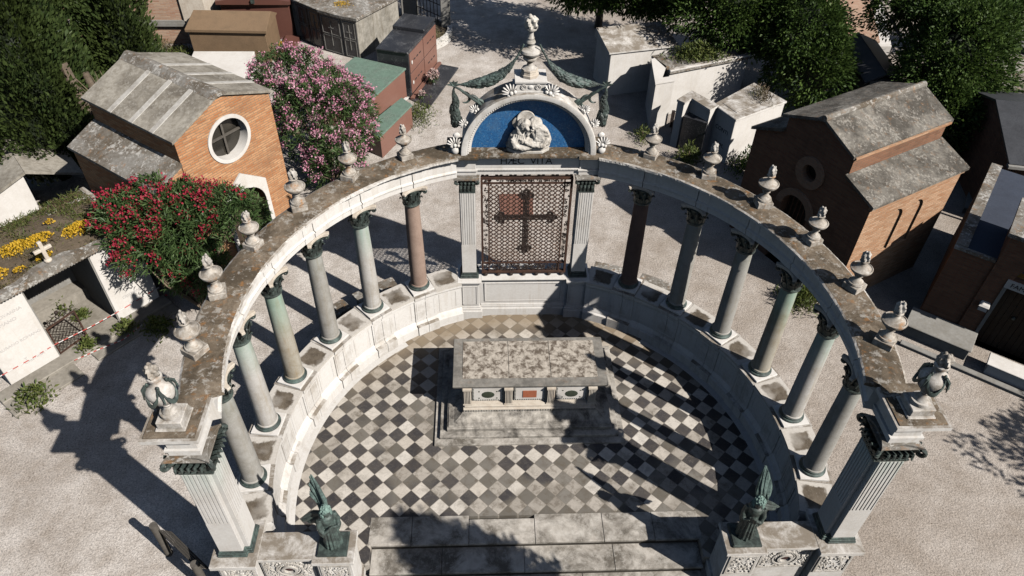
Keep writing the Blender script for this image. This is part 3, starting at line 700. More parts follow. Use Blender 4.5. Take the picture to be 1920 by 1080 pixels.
# entablature of the ring -----------------------------------------------------------------------
ent = MB(); cor = MB(); dent = MB()
eprof = [(5.36, 4.352), (5.36, 4.47), (5.33, 4.485), (5.33, 4.51), (5.375, 4.535), (5.375, 4.79), (5.33, 4.83), (5.27, 4.865), (5.27, 4.88), (5.80, 4.88), (5.80, 4.865), (5.74, 4.8), (5.70, 4.79), (5.70, 4.53), (5.73, 4.51), (5.72, 4.352)]
cprof = [(5.19, 4.895), (5.19, 4.945), (5.215, 4.962), (5.31, 4.972), (5.5, 4.984), (5.7, 4.98), (5.82, 4.968), (5.86, 4.945), (5.86, 4.895), (5.74, 4.88), (5.3, 4.88)]
cfm = [1, 1, 0, 0, 0, 0, 1, 1, 1, 1, 1]
for s in (-1, 1):
    bounds = [17.2] + ANG + [105.6]
    for i in range(7):
        ent, cor, dent = MB(), MB(), MB(); a0, a1 = bounds[i] + (.09 if i else 0), bounds[i + 1] - .09
        ent.sweep(eprof, s * a0, s * a1, 9)
        a0, a1 = bounds[i] + (.02 if i else 0), bounds[i + 1] - .02
        cor.sweep(cprof, s * a0, s * a1, 34, jit=.006, fmi=cfm)
        k = a0 + .3
        while k < a1 - .3: dent.sweep([(5.322, 4.49), (5.322, 4.507), (5.345, 4.507), (5.345, 4.49)], s * k, s * (k + .22), 1); k += .42
        e_ = ent.build('entablature', 'marble', MON, smooth=28); cor.build('cornice', ['lichen', 'marble_top'], MON); dent.build('dentil_moulding', 'marble', e_)
    for a in ANG:      # the entablature breaks forward over each column
        ent, cor = MB(), MB()
        ent.sweep([(5.348, 4.354), (5.348, 4.468), (5.318, 4.483), (5.318, 4.51), (5.365, 4.535), (5.365, 4.79), (5.322, 4.83), (5.262, 4.863), (5.262, 4.878), (5.45, 4.878), (5.45, 4.354)], s * (a - 3.0), s * (a - .1), 3)
        ent.sweep([(5.348, 4.354), (5.348, 4.468), (5.318, 4.483), (5.318, 4.51), (5.365, 4.535), (5.365, 4.79), (5.322, 4.83), (5.262, 4.863), (5.262, 4.878), (5.45, 4.878), (5.45, 4.354)], s * (a + .1), s * (a + 3.0), 3)
        cor.sweep([(5.178, 4.893), (5.178, 4.943), (5.20, 4.955), (5.3, 4.957), (5.3, 4.893)], s * (a - 3.6), s * (a - .02), 5, jit=.004, mi=1)
        cor.sweep([(5.178, 4.893), (5.178, 4.943), (5.20, 4.955), (5.3, 4.957), (5.3, 4.893)], s * (a + .02), s * (a + 3.6), 5, jit=.004, mi=1)
        ent.build('entablature_block', 'marble', MON, smooth=28); cor.build('cornice_block', ['lichen', 'marble_top'], MON)
    ent, cor = MB(), MB()
    # square end blocks above the front pilasters
    x0, x1 = sorted((s * 5.3, s * 5.78))
    ent.box(x0, x1, -2.12, -1.43, 4.352, 4.47); ent.box(x0 - .03, x1 + .03, -2.15, -1.43, 4.47, 4.51); ent.box(x0 + .015, x1 - .015, -2.105, -1.43, 4.51, 4.80)
    ent.box(x0 - .04, x1 + .04, -2.165, -1.43, 4.80, 4.845); ent.box(x0 - .09, x1 + .09, -2.21, -1.43, 4.845, 4.892)
    x0, x1 = sorted((s * 5.15, s * 5.99))
    c0 = [(x0, -2.3), (x1, -2.3), (x1, -1.5), (x0, -1.5)]
    cor.prism(c0, 4.893, 4.968, 1); cor.prism([(x0 + .05, -2.25), (x1 - .05, -2.25), (x1 - .05, -1.45), (x0 + .05, -1.45)], 4.966, 4.986, 0)
    ent.build('end_block', 'marble', MON); cor.build('end_cornice', ['lichen', 'marble_top'], MON)

# front pilasters -----------------------------------------------------------------------------
def fluted(mb, x0, x1, y, z0, z1, n, axis='x', sgn=1, d=.010):
    """raised fillets in front of a flat face; axis x: face normal along y"""
    step = (x1 - x0) / n
    for k in range(n + 1):
        c = x0 + k * step; w = step * .33
        a, b = max(c - w, min(x0, x1) - .0), min(c + w, max(x0, x1))
        if axis == 'x': mb.box(a, b, y, y - sgn * d, z0, z1)
        else: mb.box(y, y - sgn * d, a, b, z0, z1)
for s in (-1, 1):
    def X(*p): return [(s * x, y) for x, y in p]
    m = MB(); core = X((5.76, -2.13), (5.34, -2.13), (5.34, -2.05), (5.25, -2.05), (5.25, -1.62), (5.76, -1.62))
    m.prism(core, 1.40, 3.86)
    fl = MB()
    x0, x1 = sorted((s * 5.355, s * 5.745)); fluted(fl, x0, x1, -2.13, 2.35, 3.84, 6)
    fl.box(x0 - .008, x1 + .008, -2.13, -2.14, 1.41, 2.35)
    fluted(fl, -2.035, -1.635, s * 5.25, 2.35, 3.84, 6, 'y', s)
    fl.box(s * 5.25, s * 5.24, -2.043, -1.627, 1.41, 2.35)
    p = m.build('pilaster', 'marble_verd', MON, bevel=.004); fl.build('fluting', 'marble_verd', p)
    b = MB()
    for g, z0, z1 in ((.055, 1.25, 1.30), (.04, 1.30, 1.35), (.02, 1.35, 1.40)):
        b.prism(X((5.76 + g, -2.13 - g), (5.34 - g, -2.13 - g), (5.34 - g, -2.05 - g), (5.25 - g, -2.05 - g), (5.25 - g, -1.62 + g), (5.76 + g, -1.62 + g)), z0, z1)
    b.build('base_moulding', 'bronze', p, bevel=.012)
    c = MB(); 
    for g, z0, z1 in ((.012, 3.86, 3.90), (.03, 3.90, 3.93), (.005, 3.93, 4.26)): c.prism(X((5.76 + g, -2.13 - g), (5.25 - g, -2.13 - g), (5.25 - g, -1.62 + g), (5.76 + g, -1.62 + g)), z0, z1)
    for k in range(5):                 # acanthus leaves curling outwards
        for zz, rr, sh in ((3.95, .05, 0), (4.05, .07, .5)):
            for ax in (0, 1, 2):
                t = (k + .5 + sh * .5) / 5.2
                if ax == 0: px, py, ox, oy = 5.76 - .51 * t, -2.13, 0, -1
                elif ax == 1: px, py, ox, oy = 5.25, -2.13 + .51 * t, -1, 0
                else: px, py, ox, oy = 5.76, -2.13 + .51 * t, 1, 0
                pts = [(s * (px + ox * o), py + oy * o, zz + h) for o, h in ((.0, 0), (.03, .08), (.07, .15), (rr + .08, .19), (rr + .10, .14))]
                c.tube(pts, [.03, .036, .034, .028, .012], 5)
    for cx, cy in ((5.79, -2.16), (5.22, -2.16), (5.22, -1.59), (5.79, -1.59)):
        ux, uy = (cx - 5.505), (cy + 1.875); L = math.hypot(ux, uy); ux /= L; uy /= L; pts = []
        for q in range(14):
            w = q / 13 * 5.0; r = .085 * (1 - .6 * q / 13); pts.append((s * (cx + ux * (.07 + r * math.sin(w))), cy + uy * (.07 + r * math.sin(w)), 4.20 + r * math.cos(w)))
        c.tube(pts, .038, 6); c.tube([(s * (cx - ux * .08), cy - uy * .08, 4.0), (s * cx, cy, 4.2), (s * (cx + ux * .05), cy + uy * .05, 4.27)], [.03, .04, .05], 6)
    c.build('capital', 'bronze_dark', p, smooth=35)
    a = MB(); a.prism(X((5.83, -2.21), (5.19, -2.21), (5.19, -1.55), (5.83, -1.55)), 4.27, 4.30)
    pts = []
    for (ax, ay), (bx, by) in (((5.87, -2.25), (5.15, -2.25)), ((5.15, -2.25), (5.15, -1.53)), ((5.15, -1.53), (5.87, -1.53)), ((5.87, -1.53), (5.87, -2.25))):
        for k in range(7):
            t = k / 7; w = .10 * math.sin(math.pi * t); mx, my = 5.51 - (ax + bx) / 2, -1.89 - (ay + by) / 2; L = math.hypot(mx, my)
            pts.append((s * (ax + (bx - ax) * t + mx / L * w), ay + (by - ay) * t + my / L * w))
    a.prism(pts, 4.298, 4.352); a.build('abacus', 'lichen_grey', p, bevel=.006)
    # pedestal, side block and carved front
    q = MB(); x0, x1 = sorted((s * 5.12, s * 5.92))
    q.box(x0, x1, -2.34, -1.44, G, -.1); q.box(x0 + .06, x1 - .06, -2.28, -1.44, -.1, 1.08); q.box(x0 + .03, x1 - .03, -2.32, -1.44, 1.08, 1.14); q.box(x0 - .015, x1 + .015, -2.37, -1.45, 1.14, 1.252)
    x0, x1 = sorted((s * 4.10, s * 5.14))
    q.box(x0, x1, -2.2, -1.74, G, -.1); q.box(x0, x1, -2.16, -1.76, -.1, 1.1); q.box(x0, x1, -2.25, -1.70, 1.17, 1.246); q.box(x0, x1, -2.2, -1.73, 1.1, 1.17)
    x0, x1 = sorted((s * 3.40, s * 4.12))
    q.box(x0, x1, -2.34, -1.72, G, -.1); q.box(x0 + .05, x1 - .05, -2.28, -1.74, -.1, 1.1); q.box(x0 + .02, x1 - .02, -2.3, -1.72, 1.1, 1.16); q.box(x0 - .02, x1 + .02, -2.335, -1.69, 1.16, 1.25)
    q.build('front_parapet', 'marble_top', MON, bevel=.008)
    cv = MB()
    for xa, xb, yy in ((4.16, 5.1, -2.16), (3.5, 4.02, -2.28), (5.22, 5.82, -2.28)):
        x0, x1 = sorted((s * xa, s * xb))
        for u0, u1, z0, z1 in ((x0, x1, 1.03, 1.07), (x0, x1, .38, .42), (x0, x0 + .035, .42, 1.03), (x1 - .035, x1, .42, 1.03)): cv.box(u0, u1, yy, yy - .02, z0, z1)
        n = int((xb - xa) * 190)
        for k in range(n):            # pierced foliage relief
            px = random.uniform(x0 + .05, x1 - .05); pz = random.uniform(.44, 1.01)
            if xb == 5.1 and math.hypot(px - (x0 + x1) / 2, pz - .74) < .25: continue
            a = random.uniform(0, 6.28); r = random.uniform(.012, .03)
            cv.ball((px, yy - .004, pz), (r * 1.5, .022, r * .8), 6, 4, 0, Matrix.Rotation(a, 3, 'Y'))
    cx = s * 4.63
    Mx = Matrix.Translation((cx, -2.16, .74)); cv.M = Mx
    annulus(cv, 0, 0, .215, .25, -.03, 0, 32); annulus(cv, 0, 0, .10, .15, -.045, 0, 28); annulus(cv, 0, 0, .15, .215, -.006, 0, 32)
    for k in range(24): a = 2 * math.pi * k / 24; cv.ball((.182 * math.cos(a), -.012, .182 * math.sin(a)), .017, 6, 4)
    rl = cv.build('carved_relief', 'marble_carved', MON)
    d = MB(Mx); d.ball((0, -.005, 0), (.095, .02, .07), 20, 6); d.build('porphyry_roundel', 'porphyry_dark', rl)

# gate wall, pilasters, grille -------------------------------------------------------------------
q = MB()
q.box(-1.64, 1.64, 5.14, 5.8, G, .30); q.box(-1.1, 1.1, 5.09, 5.2, G, .235); q.box(-1.64, 1.64, 5.19, 5.76, .30, 1.19)
q.box(-1.1, 1.1, 5.15, 5.2, .30, .34); q.box(-1.06, 1.06, 5.15, 5.80, 1.15, 1.22); q.box(-1.08, 1.08, 5.10, 5.82, 1.22, 1.262)
for x0, x1, z0, z1 in ((-1.0, 1.0, .42, .46), (-1.0, 1.0, 1.04, 1.08), (-1.0, -.96, .46, 1.04), (.96, 1.0, .46, 1.04)): q.box(x0, x1, 5.19, 5.172, z0, z1)
for s in (-1, 1):
    for e, yf, z0, z1 in ((.31, 4.98, G, .24), (.285, 5.03, .24, .29), (.26, 5.065, .29, .33), (.235, 5.09, .33, 1.10), (.255, 5.07, 1.10, 1.15), (.285, 5.03, 1.15, 1.20), (.30, 5.0, 1.20, 1.256)):
        q.box(s * 1.37 - e, s * 1.37 + e, yf, 5.7, z0, z1)
    for x0, x1, z0, z1 in ((-.19, .19, .38, .41), (-.19, .19, 1.03, 1.06), (-.19, -.16, .41, 1.03), (.16, .19, .41, 1.03)): q.box(s * 1.37 + x0, s * 1.37 + x1, 5.09, 5.078, z0, z1)
q.build('gate_parapet', 'marble', MON, bevel=.006)
for s in (-1, 1):
    m = MB(); m.box(s * 1.37 - .175, s * 1.37 + .175, 5.2, 5.55, 1.42, 3.88); p = m.build('pilaster', 'marble', MON, bevel=.004)
    fl = MB(); x0 = s * 1.37 - .16; fluted(fl, x0, x0 + .32, 5.2, 2.33, 3.86, 6, d=.008); fl.box(x0 - .012, x0 + .332, 5.2, 5.192, 1.43, 2.33); fluted(fl, 5.22, 5.53, s * 1.37 + .175, 2.33, 3.86, 5, 'y', -1); fluted(fl, 5.22, 5.53, s * 1.37 - .175, 2.33, 3.86, 5, 'y', 1)
    fl.build('fluting', 'marble', p)
    b = MB()
    for g, z0, z1 in ((.06, 1.256, 1.31), (.042, 1.31, 1.36), (.02, 1.36, 1.42)): b.box(s * 1.37 - .175 - g, s * 1.37 + .175 + g, 5.2 - g, 5.55, z0, z1)
    b.build('base_moulding', 'bronze_dark', p, bevel=.012)
    c = MB(); c.box(s * 1.37 - .19, s * 1.37 + .19, 5.185, 5.55, 3.88, 3.93); c.box(s * 1.37 - .18, s * 1.37 + .18, 5.195, 5.55, 3.93, 4.28)
    for k in range(4):
        for zz, rr, sh in ((3.94, .05, 0), (4.05, .075, .5)):
            t = (k + .5 + sh * .4) / 4.2; px = s * 1.37 - .18 + .36 * t
            c.tube([(px, 5.195 - o, zz + h) for o, h in ((.0, 0), (.02, .07), (.04, .12), (rr, .15), (rr + .01, .12))], [.034, .04, .036, .03, .012], 5)
    for e in (-1, 1):
        pts = []
        for w_ in range(14):
            w = w_ / 13 * 5.2; r = .07 * (1 - .6 * w_ / 13); pts.append((s * 1.37 + e * (.20 + r * math.sin(w)), 5.17 - r * .6 * math.sin(w), 4.2 + r * math.cos(w)))
        c.tube(pts, .034, 6)
    c.build('capital', 'bronze_dark', p, smooth=35)
    a = MB(); a.box(s * 1.37 - .29, s * 1.37 + .29, 5.07, 5.62, 4.29, 4.352); a.build('abacus', 'lichen_grey', p, bevel=.008)
q = MB()
q.box(-1.72, 1.72, 5.235, 5.62, 4.352, 4.47); q.box(-1.72, 1.72, 5.205, 5.62, 4.47, 4.515); q.box(-1.72, 1.72, 5.25, 5.62, 4.515, 4.84); q.box(-1.74, 1.74, 5.19, 5.66, 4.84, 4.868); q.box(-1.76, 1.76, 5.10, 5.7, 4.868, 4.9)
for s in (-1, 1):
    q.box(s * 1.40 - .25, s * 1.40 + .25, 5.20, 5.3, 4.354, 4.468); q.box(s * 1.40 - .275, s * 1.40 + .275, 5.17, 5.3, 4.468, 4.513); q.box(s * 1.40 - .235, s * 1.40 + .235, 5.21, 5.3, 4.513, 4.838); q.box(s * 1.40 - .26, s * 1.40 + .26, 5.155, 5.3, 4.838, 4.866)
ge = q.build('gate_entablature', 'marble', MON, bevel=.005)
text_mesh('H\u00c6C', .235, 'letters', Matrix.Translation((-.345, 5.247, 4.70)) @ Matrix.Rotation(R_(90), 4, 'X'), ge)
text_mesh('VITA', .235, 'letters', Matrix.Translation((.30, 5.247, 4.70)) @ Matrix.Rotation(R_(90), 4, 'X'), ge)
d = MB(); x = -1.12
while x < 1.1: d.box(x, x + .018, 5.196, 5.21, 4.49, 4.508); x += .034
d.build('dentil_moulding', 'marble', ge)
q = MB(); q.box(-1.80, 1.80, 5.04, 5.82, 4.9, 4.972); q.box(-1.86, -1.1, 4.98, 5.3, 4.9, 4.974); q.box(1.1, 1.86, 4.98, 5.3, 4.9, 4.974)
q.box(-1.32, 1.32, 5.06, 5.5, 4.972, 4.99)
q.build('gate_cornice', 'lichen', MON, bevel=.008)

# lunette ---------------------------------------------------------------------------------------
LZ = 4.97
q = MB()
rows = []; prof = [(1.255, 5.40), (1.255, 5.20), (1.275, 5.18), (1.30, 5.17), (1.325, 5.13), (1.335, 5.10), (1.355, 5.09), (1.36, 5.07), (1.43, 5.055), (1.47, 5.06), (1.485, 5.12), (1.46, 5.14), (1.46, 5.74), (1.255, 5.74)]
n = 44
for k in range(n + 1):
    a = math.pi * k / n; rows.append([q.vert((r * math.cos(a), y, LZ + r * math.sin(a))) for r, y in prof])
for k in range(n):
    for i in range(len(prof)):
        j = (i + 1) % len(prof); q.face((rows[k][i], rows[k + 1][i], rows[k + 1][j], rows[k][j]))
arch = q.build('arch', 'marble_top', MON, smooth=35)
bd = MB()
for k in range(78): a = math.pi * (k + .5) / 78; bd.ball((1.318 * math.cos(a), 5.115, LZ + 1.318 * math.sin(a)), .017, 6, 4)
bd.build('bead_moulding', 'marble', arch, smooth=True)
q = MB(); q.poly([(1.305 * math.cos(math.pi * k / 40), 5.36, LZ + 1.305 * math.sin(math.pi * k / 40)) for k in range(40, -1, -1)]); tp = q.build('tympanum', 'mosaic', MON)
q = MB(); q.poly([(1.45 * math.cos(math.pi * k / 40), 5.73, LZ + 1.45 * math.sin(math.pi * k / 40)) for k in range(41)]); q.build('back_wall', 'marble', MON)
q = MB(); q.box(-.36, .36, 5.14, 5.68, 6.34, 6.47); q.box(-.30, .30, 5.17, 5.65, 6.47, 6.64); q.box(-.33, .33, 5.14, 5.68, 6.64, 6.69)
for s in (-1, 1):
    for r in (.035, .06):
        q.M = Matrix.Translation((s * .15, 5.165, 6.555)); annulus(q, 0, 0, r - .012, r, -.015, .01, 18); q.M = Matrix.Identity(4)
q.ball((0, 5.165, 6.55), (.06, .02, .045), 10, 6)
q.build('crest_block', 'marble', MON, bevel=.004)
def shell(mb, c, ang, r, y=5.09):
    """fan of petals; ang = direction of the fan axis in the x-z plane"""
    for k in range(7):
        a = ang + R_(-66 + 22 * k); L = r * (1 - .05 * abs(k - 3)); m_ = Vector((c[0] + math.cos(a) * L * .62, y, c[1] + math.sin(a) * L * .62))
        mb.ball(m_, (L * .42, .035, L * .115), 8, 6, 0, Matrix.Rotation(-a, 3, 'Y'))
    mb.ball((c[0], y - .01, c[1]), (r * .22, .05, r * .22), 8, 6)
    for s in (-1, 1):
        a = ang + s * R_(105); mb.ball((c[0] + math.cos(a) * r * .35, y, c[1] + math.sin(a) * r * .35), (r * .2, .045, r * .2), 8, 6)
for a, r in ((180 - 42, .15), (180 - 27, .15), (42, .15), (27, .15)):
    m = MB(); shell(m, (1.53 * math.cos(R_(a)), LZ + 1.53 * math.sin(R_(a))), R_(a), r, 5.2); m.build('antefix_shell', 'marble', MON, smooth=True)
for s in (-1, 1):
    m = MB(); shell(m, (s * .40, 6.44), R_(90 - s * 32), .22, 5.12); m.build('antefix_shell', 'marble', MON, smooth=True)
    m = MB(); shell(m, (s * 1.60, 5.2), R_(90 - s * 8), .21, 5.12); m.ball((s * 1.60, 5.14, 5.06), (.09, .06, .1), 10, 8); m.ball((s * 1.56, 5.16, 5.42), (.08, .05, .07), 8, 6); m.build('antefix_shell', 'marble', MON, smooth=True)

# iron grille --------------------------------------------------------------------------------
gy = 5.31; g = MB()
gx, z0, z1 = 1.06, 1.33, 4.24
for x0, x1, a, b in ((-gx, gx, z1 - .05, z1), (-gx, gx, z0, z0 + .05), (-gx, -gx + .05, z0 + .05, z1 - .05), (gx - .05, gx, z0 + .05, z1 - .05)): g.box(x0, x1, gy - .05, gy + .05, a, b)
ix, iz0, iz1 = .86, 1.66, 4.05
for x0, x1, a, b in ((-gx + .05, gx - .05, iz1, iz1 + .03), (-gx + .05, gx - .05, iz0 - .03, iz0), (-ix - .03, -ix, z0 + .05, z1 - .05), (ix, ix + .03, z0 + .05, z1 - .05)): g.box(x0, x1, gy - .025, gy + .025, a, b)
gr = g.build('gate_grille', 'iron', MON)
l = MB(); px, pz = .136, .116
slope = pz / px
for sg in (-1, 1):
    c = -3.0
    while c < 3.0:
        # line z = zc + sg*slope*x offset c along x
        pts = []
        for k in range(0, 61):
            x = -ix + 2 * ix * k / 60; z = (iz0 + iz1) / 2 + sg * slope * (x - c) + .012 * sg * math.sin(2 * math.pi * (x - c) / (px / 2) * .5)
            if iz0 <= z <= iz1: pts.append((x, gy + .004 * sg, z))
        if len(pts) > 2: l.tube([pts[i] for i in range(0, len(pts))], .0135, 4)
        c += px
l.build('lattice', 'iron', gr)
def scroll_strip(mb, xa, xb, za, zb, n):
    for k in range(n):
        cx = random.uniform(xa, xb); cz = random.uniform(za, zb); r = random.uniform(.02, .05); ph = random.uniform(0, 6.28); d = random.choice((-1, 1)); pts = []
        for q in range(9): w = ph + d * q * .62; rr = r * (1 - q * .075); pts.append((min(max(cx + rr * math.cos(w), xa - .01), xb + .01), gy + random.uniform(-.012, .012), min(max(cz + rr * math.sin(w), za - .01), zb + .01)))
        mb.tube(pts, [.011] * 8 + [.018], 4)
for args in ((-ix, ix, iz1 + .05, z1 - .065, 46), (*sorted((-.905, -.995)), iz0 - .2, z1 - .08, 52), (.905, .995, iz0 - .2, z1 - .08, 52), (-ix, ix, z0 + .07, iz0 - .05, 120)):
    s_ = MB(); scroll_strip(s_, *args); s_.build('scroll_border', 'iron_dark', gr)
s_ = MB()
for k in range(7):
    x = -.96 + 1.92 * k / 6
    for e in (-1, 1): s_.hull8([(x, gy - .015, z1), (x + e * .09, gy - .015, z1 + .02), (x + e * .09, gy + .015, z1 + .02), (x, gy + .015, z1)], [(x, gy - .015, z1 + .03), (x + e * .075, gy - .015, z1 + .085), (x + e * .075, gy + .015, z1 + .085), (x, gy + .015, z1 + .03)])
    s_.ball((x, gy - .04, z0 - .02), (.06, .07, .045), 10, 6)
s_.build('finial', 'iron_dark', gr)
cr = MB(); cz = 3.10; cy = gy - .035
cr.box(-.038, .038, cy + .004, cy + .012, 2.14, 3.74); cr.box(-.6, -.04, cy + .004, cy + .012, cz - .036, cz + .036); cr.box(.04, .6, cy + .004, cy + .012, cz - .036, cz + .036)
for x0, x1, a, b in ((-.075, -.05, 2.12, 3.75), (.05, .075, 2.12, 3.75), (-.6, .6, cz + .05, cz + .075), (-.6, .6, cz - .075, cz - .05)): cr.box(x0, x1, cy - .012, cy + .012, a, b)
for (ex, ez), r in (((-.62, cz), .1), ((.62, cz), .1), ((0, 3.78), .11), ((0, 2.12), .1)):
    dx, dz = (1 if ex > 0 else -1 if ex < 0 else 0), (0 if ex else (1 if ez > cz else -1))
    for ox, oz in ((dx * .06, dz * .06), (dz * .1 + -dx * .04, dx * .1 - dz * .04), (-dz * .1 - dx * .04, -dx * .1 - dz * .04)):
        for q in range(3):
            rr = r * (.72 - .22 * q); pts = [(ex + ox + rr * math.cos(w * .7), cy + .006 * q, ez + oz + rr * math.sin(w * .7)) for w in range(10)]
            cr.tube(pts, .014, 4)
for k in range(150):
    if random.random() < .62: c_ = (random.uniform(-.05, .05), random.uniform(2.15, 3.75))
    else: c_ = (random.uniform(-.6, .6), random.uniform(cz - .05, cz + .05))
    r = random.uniform(.018, .04); ph = random.uniform(0, 6.28)
    cr.tube([(c_[0] + r * math.cos(ph + w * .7), cy + random.uniform(-.01, .02), c_[1] + r * math.sin(ph + w * .7)) for w in range(7)], .009, 4)
for k in range(10): a = 2 * math.pi * k / 10; cr.tube([(0, cy, cz), (.13 * math.cos(a), cy - .01, cz + .13 * math.sin(a))], [.02, .006], 4)
cr.build('cross', 'iron_dark', gr)

# ------------------------------------------------------------------ sarcophagus
T = thing('sarcophagus', 'large stepped marble sarcophagus with blotched lid in the middle of the tiled floor', 'tomb', (0, 2.4, 0))
q = MB(); q.box(-2.15, 2.14, .98, 3.9, -.02, .05); q.build('base_slab', 'step', T, bevel=.008)
q = MB(); q.box(-2.03, 2.0, 1.13, 3.75, .05, .14); q.box(-1.87, 1.85, 1.27, 3.58, .14, .25); q.box(-1.84, 1.82, 1.31, 3.54, .25, .275); q.build('step', 'tomb', T, bevel=.01)
q = MB(); rows = []
for k in range(9):
    t = k / 8; g = .20 * (1 - math.sin(t * math.pi / 2)); z = .275 + .17 * t
    rows.append([q.vert(p) for p in ((-1.51 - g, 1.62 - g, z), (1.51 + g, 1.62 - g, z), (1.51 + g, 3.22 + g, z), (-1.51 - g, 3.22 + g, z))])
for a, b in zip(rows, rows[1:]):
    for i in range(4): j = (i + 1) % 4; q.face((a[i], a[j], b[j], b[i]))
q.face(rows[-1])
for k in range(52): q.ball((-1.48 + 2.96 * k / 51, 1.61, .45), (.02, .02, .02), 6, 4)
q.build('carved_plinth', 'tomb', T)
q = MB(); q.box(-1.50, 1.50, 1.63, 3.21, .44, .475); q.box(-1.47, 1.47, 1.68, 3.18, .475, .53); q.box(-1.42, 1.42, 1.84, 3.02, .53, 1.12); q.box(-1.6, 1.6, 1.79, 3.07, 1.075, 1.10)
body = q.build('body', 'cream', T, bevel=.005)
for x in (-1.40, -.475, .475, 1.40):
    q = MB()
    q.box(x - .10, x + .10, 1.70, 1.85, .53, .56); q.box(x - .085, x + .085, 1.725, 1.85, .56, 1.04); q.box(x - .10, x + .10, 1.70, 1.85, 1.03, 1.074)
    for k in range(5): q.box(x - .075 + k * .0325, x - .058 + k * .0325, 1.712, 1.726, .57, 1.03)
    q.build('pilaster', 'cream', body)
for i, cx in enumerate((-.94, 0, .94)):
    q = MB(); q.box(cx - .345, cx + .345, 1.80, 1.841, .58, 1.06); p = q.build('inlaid_panel', 'plaster', T)
    Mx = Matrix.Translation((cx, 1.80, .78))
    if i == 1: d = MB(Mx); d.box(-.155, .155, -.012, .01, -.10, .13); d.build('red_slab', 'panel_red', p)
    else:
        d = MB(Mx); d.ball((0, 0, 0), (.15, .014, .115), 24, 6)
        for sx in (-1, 1):
            for sz in (-1, 1): d.ball((sx * .20, 0, sz * .115), (.022, .01, .018), 8, 4)
        d.build('green_roundel', 'panel_green', p)
    d = MB(Mx)
    for k in range(14): d.box(-.325 + k * .05, -.305 + k * .05, -.008, .005, -.185, -.168)
    for k in range(8):
        for sx in (-1, 1): d.box(sx * .325 - .01, sx * .325 + .01, -.008, .005, -.16 + k * .05, -.138 + k * .05)
    d.build('bead_border', 'panel_green', p)
q = MB(); q.box(-1.70, 1.71, 1.73, 3.13, 1.105, 1.14); q.box(-1.72, 1.73, 1.71, 3.15, 1.14, 1.195)
lid = q.build('lid', 'tomb_rim', T, bevel=.01)
q = MB()
for a, b in ((-1.505, -.475), (-.465, .465), (.475, 1.515)): q.box(a, b, 1.93, 3.04, 1.19, 1.206)
q.build('lid_slab', 'tomb_lid', lid, bevel=.004)

# ------------------------------------------------------------------ urns on the cornice
def flame(mb, z, h, r):
    prof = [(r * .62, z), (r * .95, z + h * .12), (r * 1.05, z + h * .35), (r * .95, z + h * .55), (r * .98, z + h * .72), (r * .72, z + h * .88), (r * .3, z + h)]
    mb.lathe(prof, 26, (0, 0, 0), 0, lambda a, zz: 1 + .24 * math.sin(5 * a + zz * 22) + .10 * math.sin(2 * a - zz * 9))
    for k in range(3): a = k * 2.1; mb.ball((r * .45 * math.cos(a), r * .45 * math.sin(a), z + h * (.88 + .06 * k)), (r * .34, r * .34, h * .16), 8, 6)
def urn_proto():
    t = thing('stone_urn', '', 'urn', (0, 0, 0), 'small flame urns along the cornice')
    q = MB(); q.box(-.17, .17, -.17, .17, 0, .13); q.build('plinth', 'urn', t, bevel=.01)
    q = MB(); q.lathe([(.155, .13), (.16, .15), (.15, .175), (.13, .18), (.12, .20), (.075, .235), (.055, .28), (.055, .305), (.09, .32), (.09, .34), (.06, .355), (.10, .375), (.165, .41), (.205, .45), (.222, .485), (.222, .505), (.20, .515), (.19, .505), (.14, .535), (.085, .565), (.062, .60), (.058, .635), (.085, .65), (.095, .665), (.07, .68)], 28)
    q.build('vase', 'urn', t, smooth=30)
    q = MB(); flame(q, .665, .20, .078); q.build('flame', 'urn_white', t, smooth=True)
    return t
ORD = ['nearest the arched gate', 'second from the arched gate', 'third from the arched gate', 'fourth from the arched gate', 'fifth from the arched gate', 'next to the garlanded urn']
proto = urn_proto(); first = True
for s in (-1, 1):
    for i, a in enumerate(ANG):
        o = proto if first else copy_tree(proto); first = False
        A = R_(a * s); o.location = (5.66 * math.sin(A), 5.66 * math.cos(A), 4.975); o.rotation_euler = (0, 0, -A + (.5 * i)); 
        k = 1.0 + .05 * ((i * 7 + (s > 0) * 3) % 3 - 1); o.scale = (k * .87, k * .87, k * (.96 + .03 * ((i * 5 + (s > 0)) % 3))); o.rotation_euler.x = R_(((i * 13 + (s > 0) * 5) % 7 - 3) * .6)
        o['label'] = 'small stained flame urn on the %s cornice arm, %s' % ('left' if s < 0 else 'right', ORD[i])
